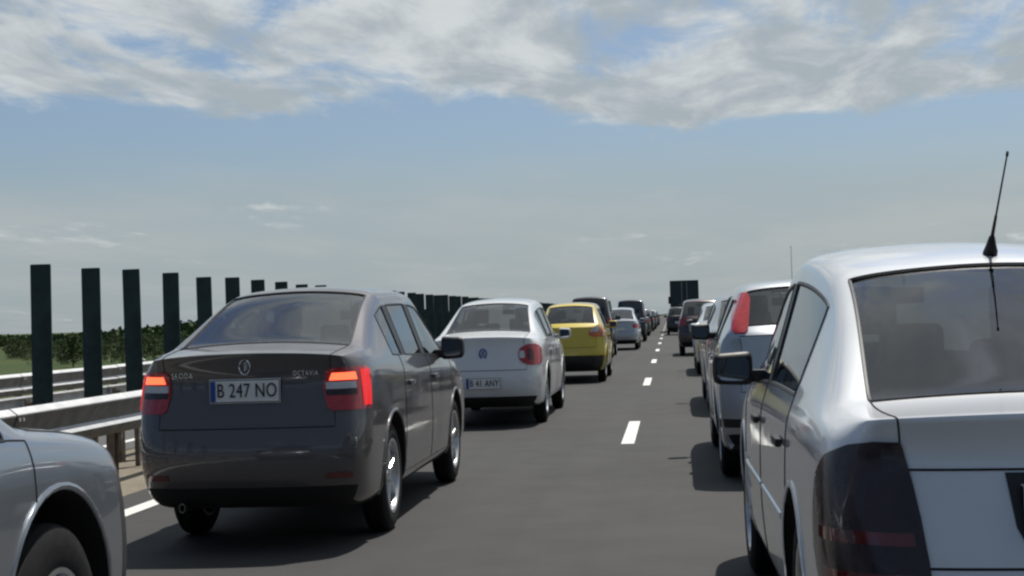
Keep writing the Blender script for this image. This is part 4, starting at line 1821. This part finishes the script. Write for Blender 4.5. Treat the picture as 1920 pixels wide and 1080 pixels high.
# the lorry
M_LORRY = plain('lorry_doors', (.018, .034, .040), .45, var=.15, scale=3, coat=.2)
M_LORRY_FR = plain('lorry_frame', (.028, .040, .044), .4, metal=.3)
lorry = empty('box_lorry', (.97, 99.5, 0), 0, 'tall dark box lorry standing above the cars of the outer lane', 'lorry', 'cars queuing on the motorway')
hw = .89
bm = bmesh.new()
box(bm, -hw, hw, .06, 7.4, 1.0, 3.22, bev=.02)
bm_obj('cargo_box', bm, M_LORRY, lorry, smooth=False)
bm = bmesh.new()
for x0, x1, z0, z1 in ((-hw - .01, -hw + .07, .98, 3.25), (hw - .07, hw + .01, .98, 3.25), (-hw + .07, hw - .07, 3.13, 3.25), (-hw + .07, hw - .07, .98, 1.08)):
    box(bm, x0, x1, .0, .10, z0, z1, bev=.008)
bm_obj('rear_frame', bm, M_LORRY_FR, lorry, smooth=False)
for sx in (-1, 1):
    bm = bmesh.new()
    box(bm, sx * .008, sx * (hw - .075), .02, .058, 1.085, 3.125, bev=.006)
    d = bm_obj('cargo_door', bm, M_LORRY, lorry, smooth=False)
    bm = bmesh.new()
    tube(bm, [(sx * .16, .0, 1.05), (sx * .16, .0, 3.16)], .014, 6)
    tube(bm, [(sx * .16, -.01, 1.75), (sx * .36, -.01, 1.75)], .012, 6)
    bm_obj('lock_bar', bm, M_GALV, d)
    bm = bmesh.new()
    box(bm, sx * (hw - .28), sx * (hw - .02), .0, .06, .76, .90, bev=.01)
    bm_obj('tail_light', bm, M_LAMP_RED, lorry, smooth=False)
    bm = bmesh.new()
    box(bm, sx * (hw - .36), sx * (hw - .02), .9, .93, .22, .82)
    bm_obj('mud_flap', bm, M_RUBBER, lorry, smooth=False)
bm = bmesh.new()
box(bm, -hw + .05, hw - .05, .05, .17, .48, .62, bev=.01)
box(bm, -.4, -.32, .1, 1.2, .55, .98)
box(bm, .32, .40, .1, 1.2, .55, .98)
box(bm, -.36, -.30, .3, 9.2, .72, .96)
box(bm, .30, .36, .3, 9.2, .72, .96)
bm_obj('chassis', bm, M_TRIM, lorry, smooth=False)
bm = bmesh.new()
box(bm, -.19, .19, .02, .045, .66, .75)
bm_obj('number_plate', bm, M_PLATE, lorry, smooth=False)
bm = bmesh.new()
box(bm, -.84, .84, 7.65, 9.35, .75, 2.75, bev=.12, seg=3)
bm_obj('cab', bm, M_LORRY_FR, lorry)
for sx in (-1, 1):
    bm = bmesh.new()
    box(bm, sx * .86, sx * 1.02, 9.05, 9.15, 1.85, 2.35, bev=.03)
    tube(bm, [(sx * .80, 9.1, 2.3), (sx * .92, 9.1, 2.3)], .02, 6)
    bm_obj('side_mirror', bm, M_TRIM, lorry)
TR_T, TR_R = wheel_meshes(.318, .212, 'five')
for ya, xs_ in ((1.5, (.70, .50)), (8.5, (.70,))):
    for sx in (-1, 1):
        for xx in xs_:
            w = bpy.data.objects.new('wheel', None)
            COL.objects.link(w)
            w.parent = lorry
            w.location = (sx * xx, ya, .46)
            w.rotation_euler = (0, 0, 0 if sx > 0 else pi)
            w.scale = (1.2, .46 / .318, .46 / .318)
            for nm, me in (('tyre', TR_T), ('rim', TR_R)):
                o = bpy.data.objects.new(nm, me)
                COL.objects.link(o)
                o.parent = w

for m in [q for q in bpy.data.materials if q.name.startswith('slot_')]:
    if m.users == 0:
        bpy.data.materials.remove(m)
